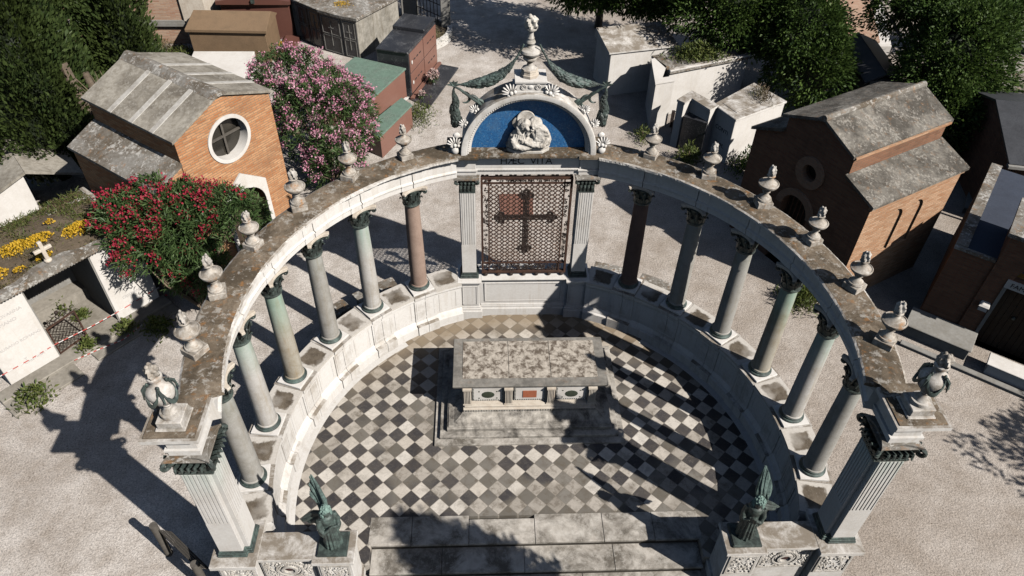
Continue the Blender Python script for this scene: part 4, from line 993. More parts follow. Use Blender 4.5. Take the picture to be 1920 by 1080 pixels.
for s in (-1, 1):
    t = thing('garlanded_urn', 'large white urn with bronze garland on the %s front end of the cornice' % ('left' if s < 0 else 'right'), 'urn', (s * 5.57, -1.93, 4.985))
    Mx = Matrix.Translation((s * 5.57, -1.93, 4.985)); q = MB(Mx)
    q.box(-.22, .22, -.22, .22, 0, .03); q.box(-.185, .185, -.185, .185, .03, .17); q.build('plinth', 'urn_white', t, bevel=.012)
    Mx = Mx @ Matrix.Diagonal((.64, .64, 1.08, 1))
    q = MB(Mx); q.lathe([(.23, .15), (.24, .19), (.23, .22), (.18, .225), (.16, .25), (.11, .29), (.09, .34), (.11, .37), (.09, .39), (.17, .43), (.26, .50), (.315, .60), (.325, .67), (.29, .72), (.21, .76), (.14, .80), (.12, .84), (.13, .88), (.17, .90), (.17, .93), (.14, .95)], 32)
    v = q.build('vase', 'urn_white', t, smooth=30)
    q = MB(Mx); q.M = Mx @ Matrix.Scale(1.9, 4, (1, 0, 0)) @ Matrix.Scale(1.9, 4, (0, 1, 0)); flame(q, .93, .20, .075); q.build('flame', 'urn', t, smooth=True)
    q = MB(Mx)
    for k in range(4):
        a0 = k * math.pi / 2 + .4; pts = []; rad = []
        for j in range(13):
            tt = j / 12; a = a0 + tt * math.pi / 2; z = .80 - .26 * math.sin(math.pi * tt); r = .225 + .13 * math.sin(math.pi * tt) ** .6
            pts.append((r * math.cos(a), r * math.sin(a), z)); rad.append(.018 + .022 * math.sin(math.pi * tt))
        q.tube(pts, rad, 6, jit=.25)
        q.ball((.20 * math.cos(a0), .20 * math.sin(a0), .80), .04, 8, 6)
        q.tube([(.24 * math.cos(a0), .24 * math.sin(a0), .80), (.33 * math.cos(a0 + .1), .33 * math.sin(a0 + .1), .74), (.37 * math.cos(a0 + .12), .37 * math.sin(a0 + .12), .58)], [.03, .035, .015], 5)
    q.build('garland', 'bronze', t, smooth=True)
t = thing('finial_urn', 'tall slender white urn with flame crowning the arched gate', 'urn', (-.02, 5.4, 6.69)); Mx = Matrix.Translation((-.02, 5.4, 6.69))
q = MB(Mx); q.lathe([(.19, 0), (.19, .06), (.175, .07), (.165, .13), (.175, .14), (.17, .17)], 8); q.build('plinth', 'cream', t)
q = MB(Mx); q.lathe([(.15, .17), (.12, .19), (.07, .23), (.055, .29), (.075, .31), (.10, .33), (.145, .37), (.15, .40), (.125, .42), (.15, .44), (.20, .49), (.215, .53), (.20, .575), (.15, .60), (.085, .62), (.07, .66), (.085, .70), (.10, .72), (.09, .75), (.07, .78), (.075, .81), (.06, .84), (.05, .90), (.065, .98), (.115, .985), (.12, 1.01), (.09, 1.02)], 24); q.build('vase', 'urn_white', t, smooth=30)
q = MB(Mx); flame(q, 1.0, .25, .115); q.build('flame', 'statue_marble', t, smooth=True)

# bronze garlands beside the lunette ---------------------------------------------------------------
for s in (-1, 1):
    t = thing('bronze_garland', 'green bronze swag hanging from the crowning urn down the %s side of the arch' % ('left' if s < 0 else 'right'), 'garland', (s * 1.2, 5.35, LZ))
    y = 5.32
    q = MB(); q.tube([(s * 1.02, 5.4, 6.02), (s * 1.25, 5.36, 6.22), (s * 1.46, 5.32, 6.42), (s * 1.62, 5.3, 6.52)], [.035, .03, .026, .018], 7)
    for k, (fx, fz, rr, sp) in enumerate(((1.12, 6.12, .15, 4.2), (1.27, 6.22, .17, 4.0), (1.42, 6.30, .15, 3.8), (1.02, 6.0, .12, 3.8))):
        pts = []
        for j in range(12):
            w = 1.35 + sp * j / 11; r = rr * (1 - .45 * j / 11); pts.append((s * (fx - rr * .25 + r * math.cos(w)), 5.42 - .01 * k, fz - rr * .95 + r * math.sin(w)))
        q.tube(pts, [.02, .032, .038, .04, .038, .034, .03, .026, .022, .018, .014, .006], 6)
    for k in range(5):
        a = R_(20 + 36 * k); q.tube([(s * 1.58, y, 6.50), (s * 1.58 + .07 * math.cos(a), y, 6.50 + .07 * math.sin(a)), (s * 1.58 + .15 * math.cos(a), y - .03, 6.50 + .13 * math.sin(a))], [.022, .028, .008], 5)
    q.build('bracket', 'bronze', t, smooth=True)
    def leafy(pts, rad, nb, name, mt):
        q = MB(); q.tube(pts, rad, 9, jit=.08); n = len(pts)
        for k in range(nb):
            f = random.random() * (n - 1); i = min(int(f), n - 2); p = Vector(pts[i]).lerp(Vector(pts[i + 1]), f - i); r = rad[i] + (rad[i + 1] - rad[i]) * (f - i)
            if r < .025: continue
            d = Vector(rdir(1)[0]); ax = (Vector(pts[i + 1]) - Vector(pts[i])).normalized(); d = (d - ax * d.dot(ax)).normalized()
            Q = ax.to_track_quat('X', 'Z').to_matrix()
            q.ball(p + d * r * .92, (r * .55, r * .28, r * .28), 6, 5, 0, Q)
        q.build(name, mt, t, smooth=True)
    pts = []; rad = []
    for k in range(25):
        u = k / 24; x = s * (.16 + 1.42 * u ** 1.15); z = 6.50 + .90 * math.exp(-2.3 * 1.5 * u ** 1.15) - .05 * math.sin(math.pi * u); pts.append((x, y, z)); rad.append(.02 + .088 * max(0, math.sin(math.pi * min(1, max(0, (u - .16) / .74)))) ** .8)
    leafy(pts, rad, 330, 'swag', 'bronze')
    pts = [(s * (1.575 + .02 * math.sin(k)), y, 6.46 - .93 * k / 14) for k in range(15)]; rad = [.02, .025, .035, .05, .062, .07, .078, .085, .092, .10, .105, .11, .10, .085, .03]
    leafy(pts, rad, 200, 'drop', 'bronze_dark')

# relief of the two mourning figures -----------------------------------------------------------------
t = thing('marble_relief', 'white marble bust of two embracing haloed figures before the blue mosaic', 'sculpture', (0, 5.3, 4.99))
q = MB(); q.prism([(-.48, 5.37), (-.48, 5.24), (-.30, 5.10), (.30, 5.10), (.46, 5.24), (.46, 5.37)], 4.985, 5.05); q.prism([(-.45, 5.37), (-.45, 5.26), (-.28, 5.13), (.28, 5.13), (.43, 5.26), (.43, 5.37)], 5.05, 5.10); q.prism([(-.49, 5.37), (-.49, 5.23), (-.31, 5.08), (.31, 5.08), (.47, 5.23), (.47, 5.37)], 5.10, 5.135)
q.build('plinth', 'statue_marble', t, bevel=.008)
RL = Matrix.Translation((0, 5.36, 5.10)) @ Matrix.Diagonal((.98, .92, .90, 1)) @ Matrix.Translation((0, -5.42, -5.12))
RY = lambda d: Matrix.Rotation(R_(d), 3, 'Y')
q = MB(RL)
q.ball((-.20, 5.28, 5.34), (.24, .14, .26), 20, 14); q.ball((-.36, 5.27, 5.30), (.10, .10, .22), 16, 12, 0, RY(14)); q.ball((.02, 5.24, 5.26), (.34, .14, .14), 20, 12)
q.ball((-.12, 5.26, 5.62), (.075, .08, .12), 14, 10, 0, RY(12)); q.ball((-.10, 5.20, 5.77), (.105, .115, .145), 20, 16, 0, RY(24)); q.ball((-.13, 5.25, 5.73), (.15, .12, .17), 18, 12, 0, RY(20))
q.ball((-.07, 5.09, 5.76), (.022, .035, .045), 10, 8, 0, RY(24)); q.ball((-.045, 5.11, 5.70), (.05, .05, .055), 10, 8)
q.ball((-.22, 5.22, 5.58), (.07, .08, .16), 12, 10, 0, RY(-14)); q.ball((-.02, 5.19, 5.55), (.05, .06, .13), 12, 10, 0, RY(20))
q.ball((.24, 5.28, 5.45), (.22, .15, .30), 20, 14, 0, RY(-24)); q.ball((.36, 5.28, 5.34), (.14, .13, .22), 16, 12, 0, RY(-10)); q.ball((.10, 5.22, 5.74), (.10, .11, .135), 20, 14, 0, RY(-30)); q.ball((.14, 5.27, 5.76), (.15, .13, .17), 18, 14, 0, RY(-34))
q.ball((.075, 5.115, 5.72), (.02, .03, .04), 10, 8, 0, RY(-30)); q.ball((.06, 5.14, 5.655), (.045, .045, .05), 10, 8)
q.tube([(.40, 5.2, 5.40), (.30, 5.12, 5.24), (.08, 5.10, 5.26), (-.10, 5.12, 5.34)], [.085, .08, .065, .05], 12)
for k in range(4): q.tube([(-.09, 5.12, 5.33 + .024 * k - .03), (-.16, 5.105, 5.355 + .026 * k - .03), (-.205, 5.12, 5.35 + .026 * k - .03)], [.02, .018, .012], 8)
q.tube([(-.36, 5.2, 5.40), (-.30, 5.11, 5.22), (-.12, 5.10, 5.17), (.06, 5.11, 5.20)], [.07, .075, .06, .045], 12)
for k in range(9):
    x = .12 + .035 * k; q.tube([(x - .02, 5.19 - .005 * k, 5.78 - .02 * k), (x + .04, 5.16, 5.60 - .02 * k), (x + .03, 5.15, 5.42), (x - .05, 5.14, 5.27)], [.018, .022, .024, .015], 6)
for k in range(7):
    x = -.40 + .05 * k; q.tube([(x + .07, 5.17, 5.52), (x + .03, 5.14, 5.38), (x + .02, 5.14, 5.2)], [.014, .02, .016], 6)
tex = bpy.data.textures.new('folds', 'CLOUDS'); tex.noise_scale = .06; tex.noise_depth = 2
bake('figures', q.mesh('figures'), [('REMESH', dict(mode='VOXEL', voxel_size=.010)), ('SMOOTH', dict(iterations=1, factor=.5)), ('DISPLACE', dict(texture=tex, strength=.034, mid_level=.5))], 'statue_marble', t)
q = MB(RL @ Matrix.Translation((-.07, 5.33, 5.84)) @ Matrix.Rotation(R_(-14), 4, 'X') @ Matrix.Rotation(R_(90), 4, 'X')); q.lathe([(.20, -.02), (.20, .02), (.185, .03), (.15, .015)], 32); q.build('halo', 'statue_marble', t, smooth=40)
q = MB(RL @ Matrix.Translation((-.20, 5.36, 5.72)) @ Matrix.Rotation(R_(90), 4, 'X')); q.lathe([(.17, -.02), (.17, .02), (.15, .03)], 28); q.build('halo', 'statue_marble', t, smooth=40)

# bronze angels ---------------------------------------------------------------------------------------
def angel(s):
    cx = s * 3.78; cy = -1.98; z0 = 1.255
    t = thing('angel_statue', ('green bronze angel with bowed head and raised wing on the left front parapet' if s < 0 else 'dark bronze angel with one tall upright wing on the right front parapet'), 'statue', (cx, cy, z0))
    face = R_(-58) if s < 0 else R_(-108)      # direction the figure faces
    Mx = Matrix.Translation((cx, cy, z0))
    q = MB(Mx); q.box(-.27, .27, -.24, .24, 0, .045); q.box(-.255, .255, -.225, .225, .045, .06); q.build('plinth', 'bronze_dark', t, bevel=.006)
    Q = Mx @ Matrix.Translation((.0, 0.03, .06)) @ Matrix.Rotation(face, 4, 'Z') @ Matrix.Diagonal((.88, .88, 1.02, 1))
    q = MB(Q)        # local +x is the front
    def fold(a, z): k = max(0, 1 - z / .62); return 1 + (.13 * math.sin(9 * a + 5 * z) + .07 * math.sin(17 * a - 3 * z)) * k
    q.lathe([(.19, 0), (.185, .05), (.165, .2), (.145, .38), (.135, .52), (.14, .62), (.13, .72), (.15, .84), (.14, .92), (.07, .97), (.05, 1.0)], 40, (0, 0, 0), 0, fold)
    q.ball((.015, 0, .80), (.10, .155, .13), 18, 12); q.ball((-.01, 0, .90), (.075, .15, .06), 16, 10)
    q.tube([(.0, 0, .92), (.03, 0, .99), (.055, 0, 1.05)], [.055, .05, .05], 12)
    for e in (-1, 1):
        q.tube([(0, e * .15, .88), (.05, e * .20, .72), (.13, e * .16, .60), (.17, e * .06, .68)], [.062, .056, .048, .032], 10)
        q.tube([(.02, e * .18, .74), (.06, e * .19, .55), (.04, e * .17, .36)], [.05, .055, .02], 8)
        for k in range(4): q.tube([(.165, e * .06, .68 + k * .012), (.195, e * .03, .715 + k * .014), (.20, e * .0, .74 + k * .013)], [.012, .011, .008], 6)
    for k in range(6):
        a = -1.0 + .4 * k; q.tube([(.11 * math.cos(a), .13 * math.sin(a), .72), (.15 * math.cos(a), .16 * math.sin(a), .4), (.19 * math.cos(a), .19 * math.sin(a), .02)], [.014, .022, .024], 6)
    q.ball((.09, 0, 1.115), (.092, .084, .105), 18, 14, 0, RY(28))
    q.ball((.165, 0, 1.095), (.018, .014, .026), 8, 6); q.ball((.14, 0, 1.04), (.03, .03, .025), 8, 6)
    for e in (-1, 1): q.ball((.15, e * .028, 1.125), (.016, .02, .012), 8, 6)
    bake('figure', q.mesh('figure'), [('REMESH', dict(mode='VOXEL', voxel_size=.011)), ('SMOOTH', dict(iterations=2, factor=.5))], 'bronze' if s < 0 else 'bronze_dark', t)
    q = MB(Q)
    for k in range(90):
        d = rdir(1)[0]; p = Vector((.07 + d[0] * .108, d[1] * .106, 1.15 + d[2] * .10))
        if d[0] > .35 and d[2] < .35: continue
        q.ball(p, random.uniform(.018, .03), 6, 5)
    q.ball((.066, 0, 1.155), (.108, .105, .10), 14, 10)
    for k in range(16):
        a = math.pi * (.30 + 1.4 * k / 15); q.tube([(.06 + .08 * math.cos(a), .085 * math.sin(a), 1.12), (.055 + .105 * math.cos(a), .11 * math.sin(a), 1.06), (.05 + .10 * math.cos(a), .105 * math.sin(a), 1.0)], [.024, .026, .01], 6)
    q.build('hair', 'patina', t, smooth=True)
    def wing(tip, chord, name, mt):
        """feathered blade from the shoulder to a tip, all in the world frame"""
        q = MB(); root = Q @ Vector((-.12, (.05 if name else -.05), .88)); tip = Vector(tip)
        ax = tip - root; L = ax.length; axn = ax.normalized(); cd = Vector(chord); cd = (cd - axn * cd.dot(axn)).normalized(); nn = axn.cross(cd)
        for k in range(15):
            f = k / 14; o = cd * (-.02 + .15 * f); st = root + o * (1.2 - .4 * f); en = root + axn * L * (1 - .55 * f ** 1.3) + cd * (.015 + .17 * f) + nn * .02 * math.sin(k)
            m = st.lerp(en, .5) - nn * .035
            for w0 in (0,):
                q.tube([st, st.lerp(m, .6) - nn * .015, m, en.lerp(m, .35), en], [.026, .03, .03, .026, .006], 5)
        q.tube([root, root.lerp(tip, .3) - cd * .06, root.lerp(tip, .7) - cd * .035, tip], [.045, .042, .03, .008], 8)
        q.build('wing', mt, t, smooth=40)
    if s < 0:
        wing((cx - .12, cy + .22, 3.21), (-.8, .25, -.2), True, 'verdigris'); wing((cx - .46, cy + .06, 2.06), (.15, -.35, -.8), False, 'bronze_dark')
    else:
        wing((cx + .0, cy + .28, 3.13), (.7, -.1, -.2), True, 'verdigris'); wing((cx + .52, cy + .16, 1.98), (-.1, -.3, -.8), False, 'bronze_dark')
angel(-1); angel(1)

# ------------------------------------------------------------------ brick chapel, left
ON = 'MULTIPLY'
O, A, Nn = (-8.35, 6.79), (.593, .806), (.806, -.593)
FL = frame(O, A, Nn)
t = thing('brick_chapel', 'orange brick chapel with round window and striped gabled roof behind the red oleander', 'chapel', (-8.4, 8.8, G))
W_, Dp, EV, RG = 2.95, 3.46, 4.27, 4.85
win = circ(1.47, 3.60, .57, 36); door = archloop(.87, 2.07, G, 1.42)
q = MB(FL); pierced(q, [(0, G), (W_, G), (W_, EV), (W_ / 2, RG), (0, EV)], [win, door])
q.hull8([(0, 0, G), (0, Dp, G), (.02, Dp, G), (.02, 0.02, G)], [(0, 0, EV), (0, Dp, EV), (.02, Dp, EV), (.02, .02, EV)])
q.hull8([(W_, 0, G), (W_, Dp, G), (W_ - .02, Dp, G), (W_ - .02, .02, G)], [(W_, 0, EV), (W_, Dp, EV), (W_ - .02, Dp, EV), (W_ - .02, .02, EV)])
q.poly([(W_, Dp, G), (0, Dp, G), (0, Dp, EV), (W_ / 2, Dp, RG), (W_, Dp, EV)]); reveal(q, win, 0, .3); reveal(q, door, 0, .3)
q.build('wall', 'brick', t)
q = MB(FL); annulus(q, 1.47, 3.60, .555, .655, -.03, .30, 44); wf = q.build('round_window', 'plaster', t, smooth=40)
q = MB(FL @ Matrix.Translation((0, .27, 0))); q.poly([(x, 0, z) for x, z in circ(1.47, 3.60, .58, 32)][::-1]); q.build('pane', 'glass', wf)
q = MB(FL); q.box(1.44, 1.50, .20, .25, 3.08, 4.12); q.box(.95, 1.99, .205, .245, 3.57, 3.63); q.build('glazing_bar', 'wood_grey', wf)
q = MB(FL); fr_o = [(.74, G), (.87, G)] + [(x, z) for x, z in reversed(circ(1.47, 1.42, .6, 14, 0, 180))] + [(2.07, G), (2.20, G), (2.20, 2.0), (1.47, 2.55), (.74, 2.0)]
b_ = MB(FL @ Matrix.Translation((0, -.05, 0))); pierced(b_, fr_o, []); reveal(b_, fr_o, 0, .06); df = b_.build('door_frame', 'plaster', t)
q = MB(FL @ Matrix.Translation((0, .28, 0))); q.poly([(x, 0, z) for x, z in door][::-1]); q.build('door', 'wood', df)
q = MB(FL); T_ = .07; ov = .09
for s in (0, 1):
    def S(x): return x if s == 0 else W_ - x
    zz = lambda x: RG + T_ + .0 - (RG - EV) * (1 - x / (W_ / 2))
    xa, xb = -ov, W_ / 2
    pts = [(S(xa), -.08), (S(xb), -.08), (S(xb), Dp + .1), (S(xa), Dp + .1)]
    zs = [zz(xa), zz(xb), zz(xb), zz(xa)]
    lo_ = [(p[0], p[1], z_ - T_) for p, z_ in zip(pts, zs)]; hi_ = [(p[0], p[1], z_) for p, z_ in zip(pts, zs)]
    if s: lo_.reverse(); hi_.reverse()
    q.hull8(lo_, hi_)
rf = q.build('roof', 'roof_pale', t)
q = MB(FL)
for s in (0, 1):
    for y0 in (.62, 1.42, 2.28):
        def S(x): return x if s == 0 else W_ - x
        zz = lambda x: RG + T_ - (RG - EV) * (1 - x / (W_ / 2))
        pts = [(S(-ov - .01), y0), (S(W_ / 2 - .12), y0), (S(W_ / 2 - .12), y0 + .17), (S(-ov - .01), y0 + .17)]; zs = [zz(-ov), zz(W_ / 2 - .12)] * 1; zs = [zs[0], zs[1], zs[1], zs[0]]
        lo_ = [(p[0], p[1], z_ - .02) for p, z_ in zip(pts, zs)]; hi_ = [(p[0], p[1], z_ + .012) for p, z_ in zip(pts, zs)]
        if s: lo_.reverse(); hi_.reverse()
        q.hull8(lo_, hi_)
q.build('roof_strip', 'roof_strip', rf, bevel=.008)
q = MB(FL); q.hull8([(W_ / 2 - .24, -.09, RG - .02), (W_ / 2 + .24, -.09, RG - .02), (W_ / 2 + .24, Dp + .11, RG - .02), (W_ / 2 - .24, Dp + .11, RG - .02)], [(W_ / 2 - .04, -.09, RG + T_ + .045), (W_ / 2 + .04, -.09, RG + T_ + .045), (W_ / 2 + .04, Dp + .11, RG + T_ + .045), (W_ / 2 - .04, Dp + .11, RG + T_ + .045)])
q.build('ridge_cap', 'lichen_grey', rf)
q = MB(FL); q.hull8([(-.85, .02, G), (-.01, .02, G), (-.01, Dp, G), (-.85, Dp, G)], [(-.85, .02, 3.24), (-.01, .02, 3.58), (-.01, Dp, 3.58), (-.85, Dp, 3.24)]); an = q.build('annexe', 'brick', t)
q = MB(FL); q.hull8([(-.93, -.05, 3.21), (-.012, -.05, 3.58), (-.012, Dp + .05, 3.58), (-.93, Dp + .05, 3.21)], [(-.93, -.05, 3.29), (-.012, -.05, 3.67), (-.012, Dp + .05, 3.67), (-.93, Dp + .05, 3.29)]); q.build('annexe_roof', 'lichen_grey', an)

# ------------------------------------------------------------------ brick chapel, right
FR = frame((8.52, 5.60), (.469, -.883), (-.883, -.469))
t = thing('brick_chapel', 'brick chapel with stepped grey lichen roof and shaded front behind the right columns', 'chapel', (9.2, 8.2, G))
D2 = 3.5
rose = circ(-1.95, 2.92, .24, 28); dr = archloop(-2.5, -1.6, G, 1.62)
q = MB(FR); out = [(-4.05, G), (0, G), (0, 3.06), (-.92, 3.42), (-.92, 4.0), (-2.0, 4.42), (-3.1, 4.0), (-3.1, 3.55), (-4.05, 3.12)]
pierced(q, out, [rose, dr]); reveal(q, rose, 0, .25); reveal(q, dr, 0, .3)
q.poly([(x, D2, z) for x, z in out])
a1, a2 = (.92, 1.52), (1.68, 2.32)           # blind arches on the sunlit side
SD = FR @ Matrix.Translation((0, 0, 0)) @ Matrix.Rotation(R_(90), 4, 'Z')
p_ = MB(SD); h1, h2 = archloop(a1[0], a1[1], 1.15, 2.28), archloop(a2[0], a2[1], 1.15, 2.28)
pierced(p_, [(0, G), (D2, G), (D2, 3.06), (0, 3.06)], [h1, h2]); reveal(p_, h1, 0, .06); reveal(p_, h2, 0, .06)
for h in (h1, h2): p_.poly([(x, .06, z) for x, z in h][::-1])
ws = p_
q.box(-4.05, -4.03, .01, D2 - .01, G, 3.12); q.hull8([(-.93, .01, 3.3), (-.91, .01, 3.3), (-.91, D2 - .01, 3.3), (-.93, D2 - .01, 3.3)], [(-.93, .01, 4.0), (-.91, .01, 4.0), (-.91, D2 - .01, 4.0), (-.93, D2 - .01, 4.0)]); q.box(-3.1, -3.08, .01, D2 - .01, 3.3, 4.0)
w0 = q.build('wall', 'brick_red', t); ws.build('side_wall', 'brick_pale', t)
q = MB(FR); q.box(-.935, -.86, -.04, D2 + .02, 3.92, 4.0); q.box(-.935, -.82, -.06, D2 + .03, 3.97, 4.03); q.box(-.06, .05, -.03, D2 + .03, 2.98, 3.07); q.build('brick_cornice', 'brick_pale', t)
q = MB(FR); annulus(q, -1.95, 2.92, .235, .45, -.07, .1, 36); r_ = q.build('rose_window', 'brick_trim', t); q = MB(FR @ Matrix.Translation((0, .2, 0))); q.poly([(x, 0, z) for x, z in circ(-1.95, 2.92, .25, 24)][::-1]); q.build('pane', 'glass', r_)
q = MB(FR); annulus(q, -2.05, 1.62, .455, .65, -.07, .1, 24, 0, 0, 180); r_ = q.build('door_arch', 'brick_trim', t)
q = MB(FR @ Matrix.Translation((0, .28, 0))); q.poly([(x, 0, z) for x, z in dr][::-1]); dd = q.build('door', 'dark', t)
q = MB(FR)
for k in range(7): q.box(-2.47 + k * .14, -2.44 + k * .14, .2, .23, G, 1.95)
q.build('door_bars', 'iron', dd)
def slope(mb, x0, z0, x1, z1, y0, y1, th):
    if x0 > x1: x0, z0, x1, z1 = x1, z1, x0, z0
    mb.hull8([(x0, y0, z0 - th), (x1, y0, z1 - th), (x1, y1, z1 - th), (x0, y1, z0 - th)], [(x0, y0, z0), (x1, y0, z1), (x1, y1, z1), (x0, y1, z0)])
q = MB(FR); slope(q, -.86, 4.07, -2.0, 4.55, -.12, D2 + .12, .08); slope(q, -3.24, 4.04, -2.0, 4.55, -.12, D2 + .12, .09); slope(q, .10, 3.16, -.93, 3.52, -.10, D2 + .08, .08); slope(q, -4.15, 3.18, -3.1, 3.66, -.10, D2 + .08, .09)
rf = q.build('roof', 'roof', t)
q = MB(FR); q.tube([(-2.0, -.13, 4.545), (-2.0, 1.2, 4.55), (-2.0, D2 + .13, 4.545)], .085, 8); q.build('ridge_cap', 'lichen_grey', rf, smooth=True)

# ------------------------------------------------------------------ brick mausoleum, far right
FB = frame((10.76, 5.12), (.79, -.61), (-.61, -.79))
t = thing('brick_mausoleum', 'shaded red brick mausoleum with arched doorway and flat shade-coloured roof at right edge', 'mausoleum', (12.5, 6.5, G))
dr = [(1.44, G), (2.86, G), (2.86, 1.66), (1.44, 1.66)]; arc = circ(2.15, 1.92, .68, 18, 0, 180)
q = MB(FB); q.box(0, .95, 0, 4.5, G, 2.18); q.box(3.35, 6.5, 0, 4.5, G, 2.18)
b_ = MB(FB @ Matrix.Translation((0, -.06, 0))); oo = [(.95, G), (3.35, G), (3.35, 3.05), (.95, 3.05)]; pierced(b_, oo, [dr, arc]); reveal(b_, dr, 0, .35); reveal(b_, arc, 0, .2); reveal(b_, oo, 0, 1.6)
off = len(q.v); q.v += b_.v; q.f += [tuple(i + off for i in f) for f in b_.f]; q.mi += b_.mi
q.build('wall', 'brick_red', t)
q = MB(FB); q.box(-.02, .93, -.05, .05, 2.18, 2.26); q.box(-.02, .26, .05, 4.5, 2.18, 2.29); q.build('roof_ledge', 'lichen_grey', t)
q = MB(FB); q.box(.26, 6.4, .0, 4.5, 2.15, 2.2); q.build('roof', 'roof_shade', t)
q = MB(FB); q.box(.85, 3.45, -.16, 1.6, 3.05, 3.16); q.build('gable_roof', 'lichen_grey', t)
q = MB(FB @ Matrix.Translation((0, .12, 0))); q.poly([(x, 0, z) for x, z in arc][::-1]); q.build('lunette', 'gold', t)
q = MB(FB); q.box(1.36, 2.94, -.10, .02, 1.66, 1.90); ln = q.build('lintel', 'plaster', t)
text_mesh('FAM. T', .17, 'letters', FB @ Matrix.Translation((1.47, -.105, 1.78)) @ Matrix.Rotation(R_(90), 4, 'X'), ln, align='LEFT')
q = MB(FB); q.box(1.36, 1.44, -.10, .02, G, 1.66); q.build('door_jamb', 'concrete', t)
q = MB(FB)
for k in range(10): q.box(1.45 + k * .14, 1.58 + k * .14, .14, .2, G, 1.66)
d_ = q.build('door', 'wood', t); q = MB(FB)
for x in (1.95, 2.35): q.ball((x, .10, .75), .05, 8, 6)
q.build('door_knocker', 'bronze', d_)
q = MB(FB); q.box(1.12, 1.32, -.22, .0, .84, .98); q.hull8([(1.1, -.24, .98), (1.34, -.24, .98), (1.34, .0, .98), (1.1, .0, .98)], [(1.12, -.2, 1.02), (1.32, -.2, 1.02), (1.32, 0, 1.06), (1.12, 0, 1.06)]); q.build('wall_lamp', 'plaster', t)
q = MB(FB); q.box(-.15, 1.42, -.85, -.065, G, .0); q.box(-.2, 1.45, -.9, -.064, .0, .05); q.build('plinth', 'concrete', t, bevel=.015)
q = MB(FB); q.box(-.1, 6, -1.32, -1.15, G, G + .1); k_ = q.build('stone_kerb', 'concrete', None, bevel=.015); tag(k_, 'low pale kerb running along the gravel before the brick mausoleum', 'kerb')
q = MB(FB); q.box(1.9, 4.6, -1.02, -.62, G, -.02); q.box(1.85, 4.6, -1.06, -.58, -.02, .03); k_ = q.build('stone_step', 'plaster', None, bevel=.012); tag(k_, 'white stone step block at lower right before the mausoleum door', 'step')

# ------------------------------------------------------------------ open white family tomb, left
FT = frame((-12.44, 3.14), (.65, .76), (.76, -.65))
t = thing('open_family_tomb', 'white open-fronted family tomb with grassy roof and small cross at left edge', 'tomb', (-11.9, 5.4, G))
q = MB(FT); q.box(0, 1.20, 0, 2.2, G, 2.05); q.box(2.83, 4.0, 0, 2.2, G, 2.05); q.build('niche_wall', 'plaster', t, bevel=.01)
q = MB(FT); q.box(1.201, 1.23, .03, 2.1, G, 2.04); q.box(2.80, 2.829, .03, 2.1, G, 2.04); q.box(1.23, 2.80, 1.9, 2.0, G, 2.03); q.build('inner_wall', 'concrete', t)
q = MB(FT); q.box(1.21, 2.82, -.02, 1.9, G - .02, G + .09); q.box(1.23, 2.80, 1.45, 1.9, G + .09, .1); q.box(1.4, 2.2, 1.5, 1.85, .1, .14); q.build('floor', 'paving', t)
q = MB(FT); q.box(-.12, 4.12, -.10, .25, 2.05, 2.10); pr_ = [(-.16, 2.10), (4.16, 2.10), (4.16, 2.20), (2.75, 2.27), (2.35, 2.40), (1.65, 2.40), (1.25, 2.27), (-.16, 2.20)]
a = [q.vert((x, -.16, z)) for x, z in pr_]; c = [q.vert((x, .06, z)) for x, z in pr_]; q.face(a); q.face(c[::-1])
for i in range(len(pr_)): j = (i + 1) % len(pr_); q.face((a[i], c[i], c[j], a[j]))
q.box(-.12, 4.12, .06, 2.45, 2.05, 2.16)
for k in range(60): q.box(-.1 + k * .07, -.065 + k * .07, -.13, -.1, 2.06, 2.098)
rf = q.build('roof_slab', 'lichen_grey', t)
q = MB(FT); q.box(4.0, 4.13, .06, 2.45, 2.16, 2.22); q.box(2.9, 4.0, 1.9, 2.05, 2.16, 2.24); q.build('roof_kerb', 'marble_top', rf, bevel=.02)
q = MB(FT); 
for i in range(13):
    for j in range(7):
        pass
rows = [[q.vert((-.1 + 4.08 * i / 24, .07 + 2.36 * j / 14, 2.165 + (.10 * math.sin(math.pi * j / 14) ** .5 * (1 + .4 * math.sin(i * 1.7 + j)) if 0 < j < 14 and 0 < i < 24 else 0))) for j in range(15)] for i in range(25)]
for i in range(24):
    for j in range(14): q.face((rows[i][j], rows[i + 1][j], rows[i + 1][j + 1], rows[i][j + 1]))
q.build('turf_soil', 'soil', rf, smooth=True)
def turf(n, x0, x1, y0, y1, mat, name, L=.09, wd=.02, z=2.22):
    P = np.stack([RNG.uniform(x0, x1, n), RNG.uniform(y0, y1, n), np.full(n, z) + RNG.uniform(-.03, .05, n)], 1)
    k = np.sin(P[:, 0] * 4.1) + np.sin(P[:, 1] * 5.3 + P[:, 0]) + RNG.normal(size=n) * .7 > -.3; P = P[k]
    W = np.array([list(FT @ Vector(p)) for p in P]); D = rdir(len(W)); D[:, 2] = np.abs(D[:, 2]) + .3
    return stuff(leaf_object(name, W, D, RNG.uniform(.6, 1.4, len(W)) * L, RNG.uniform(.7, 1.3, len(W)) * wd, mat, None, rf, .1))
turf(9000, -.1, 3.98, .08, 2.4, 'lf_moss', 'dry_turf'); turf(2600, 1.9, 3.95, 1.0, 2.4, 'lf_weed', 'green_grass', .13, .018)
fl_ = []
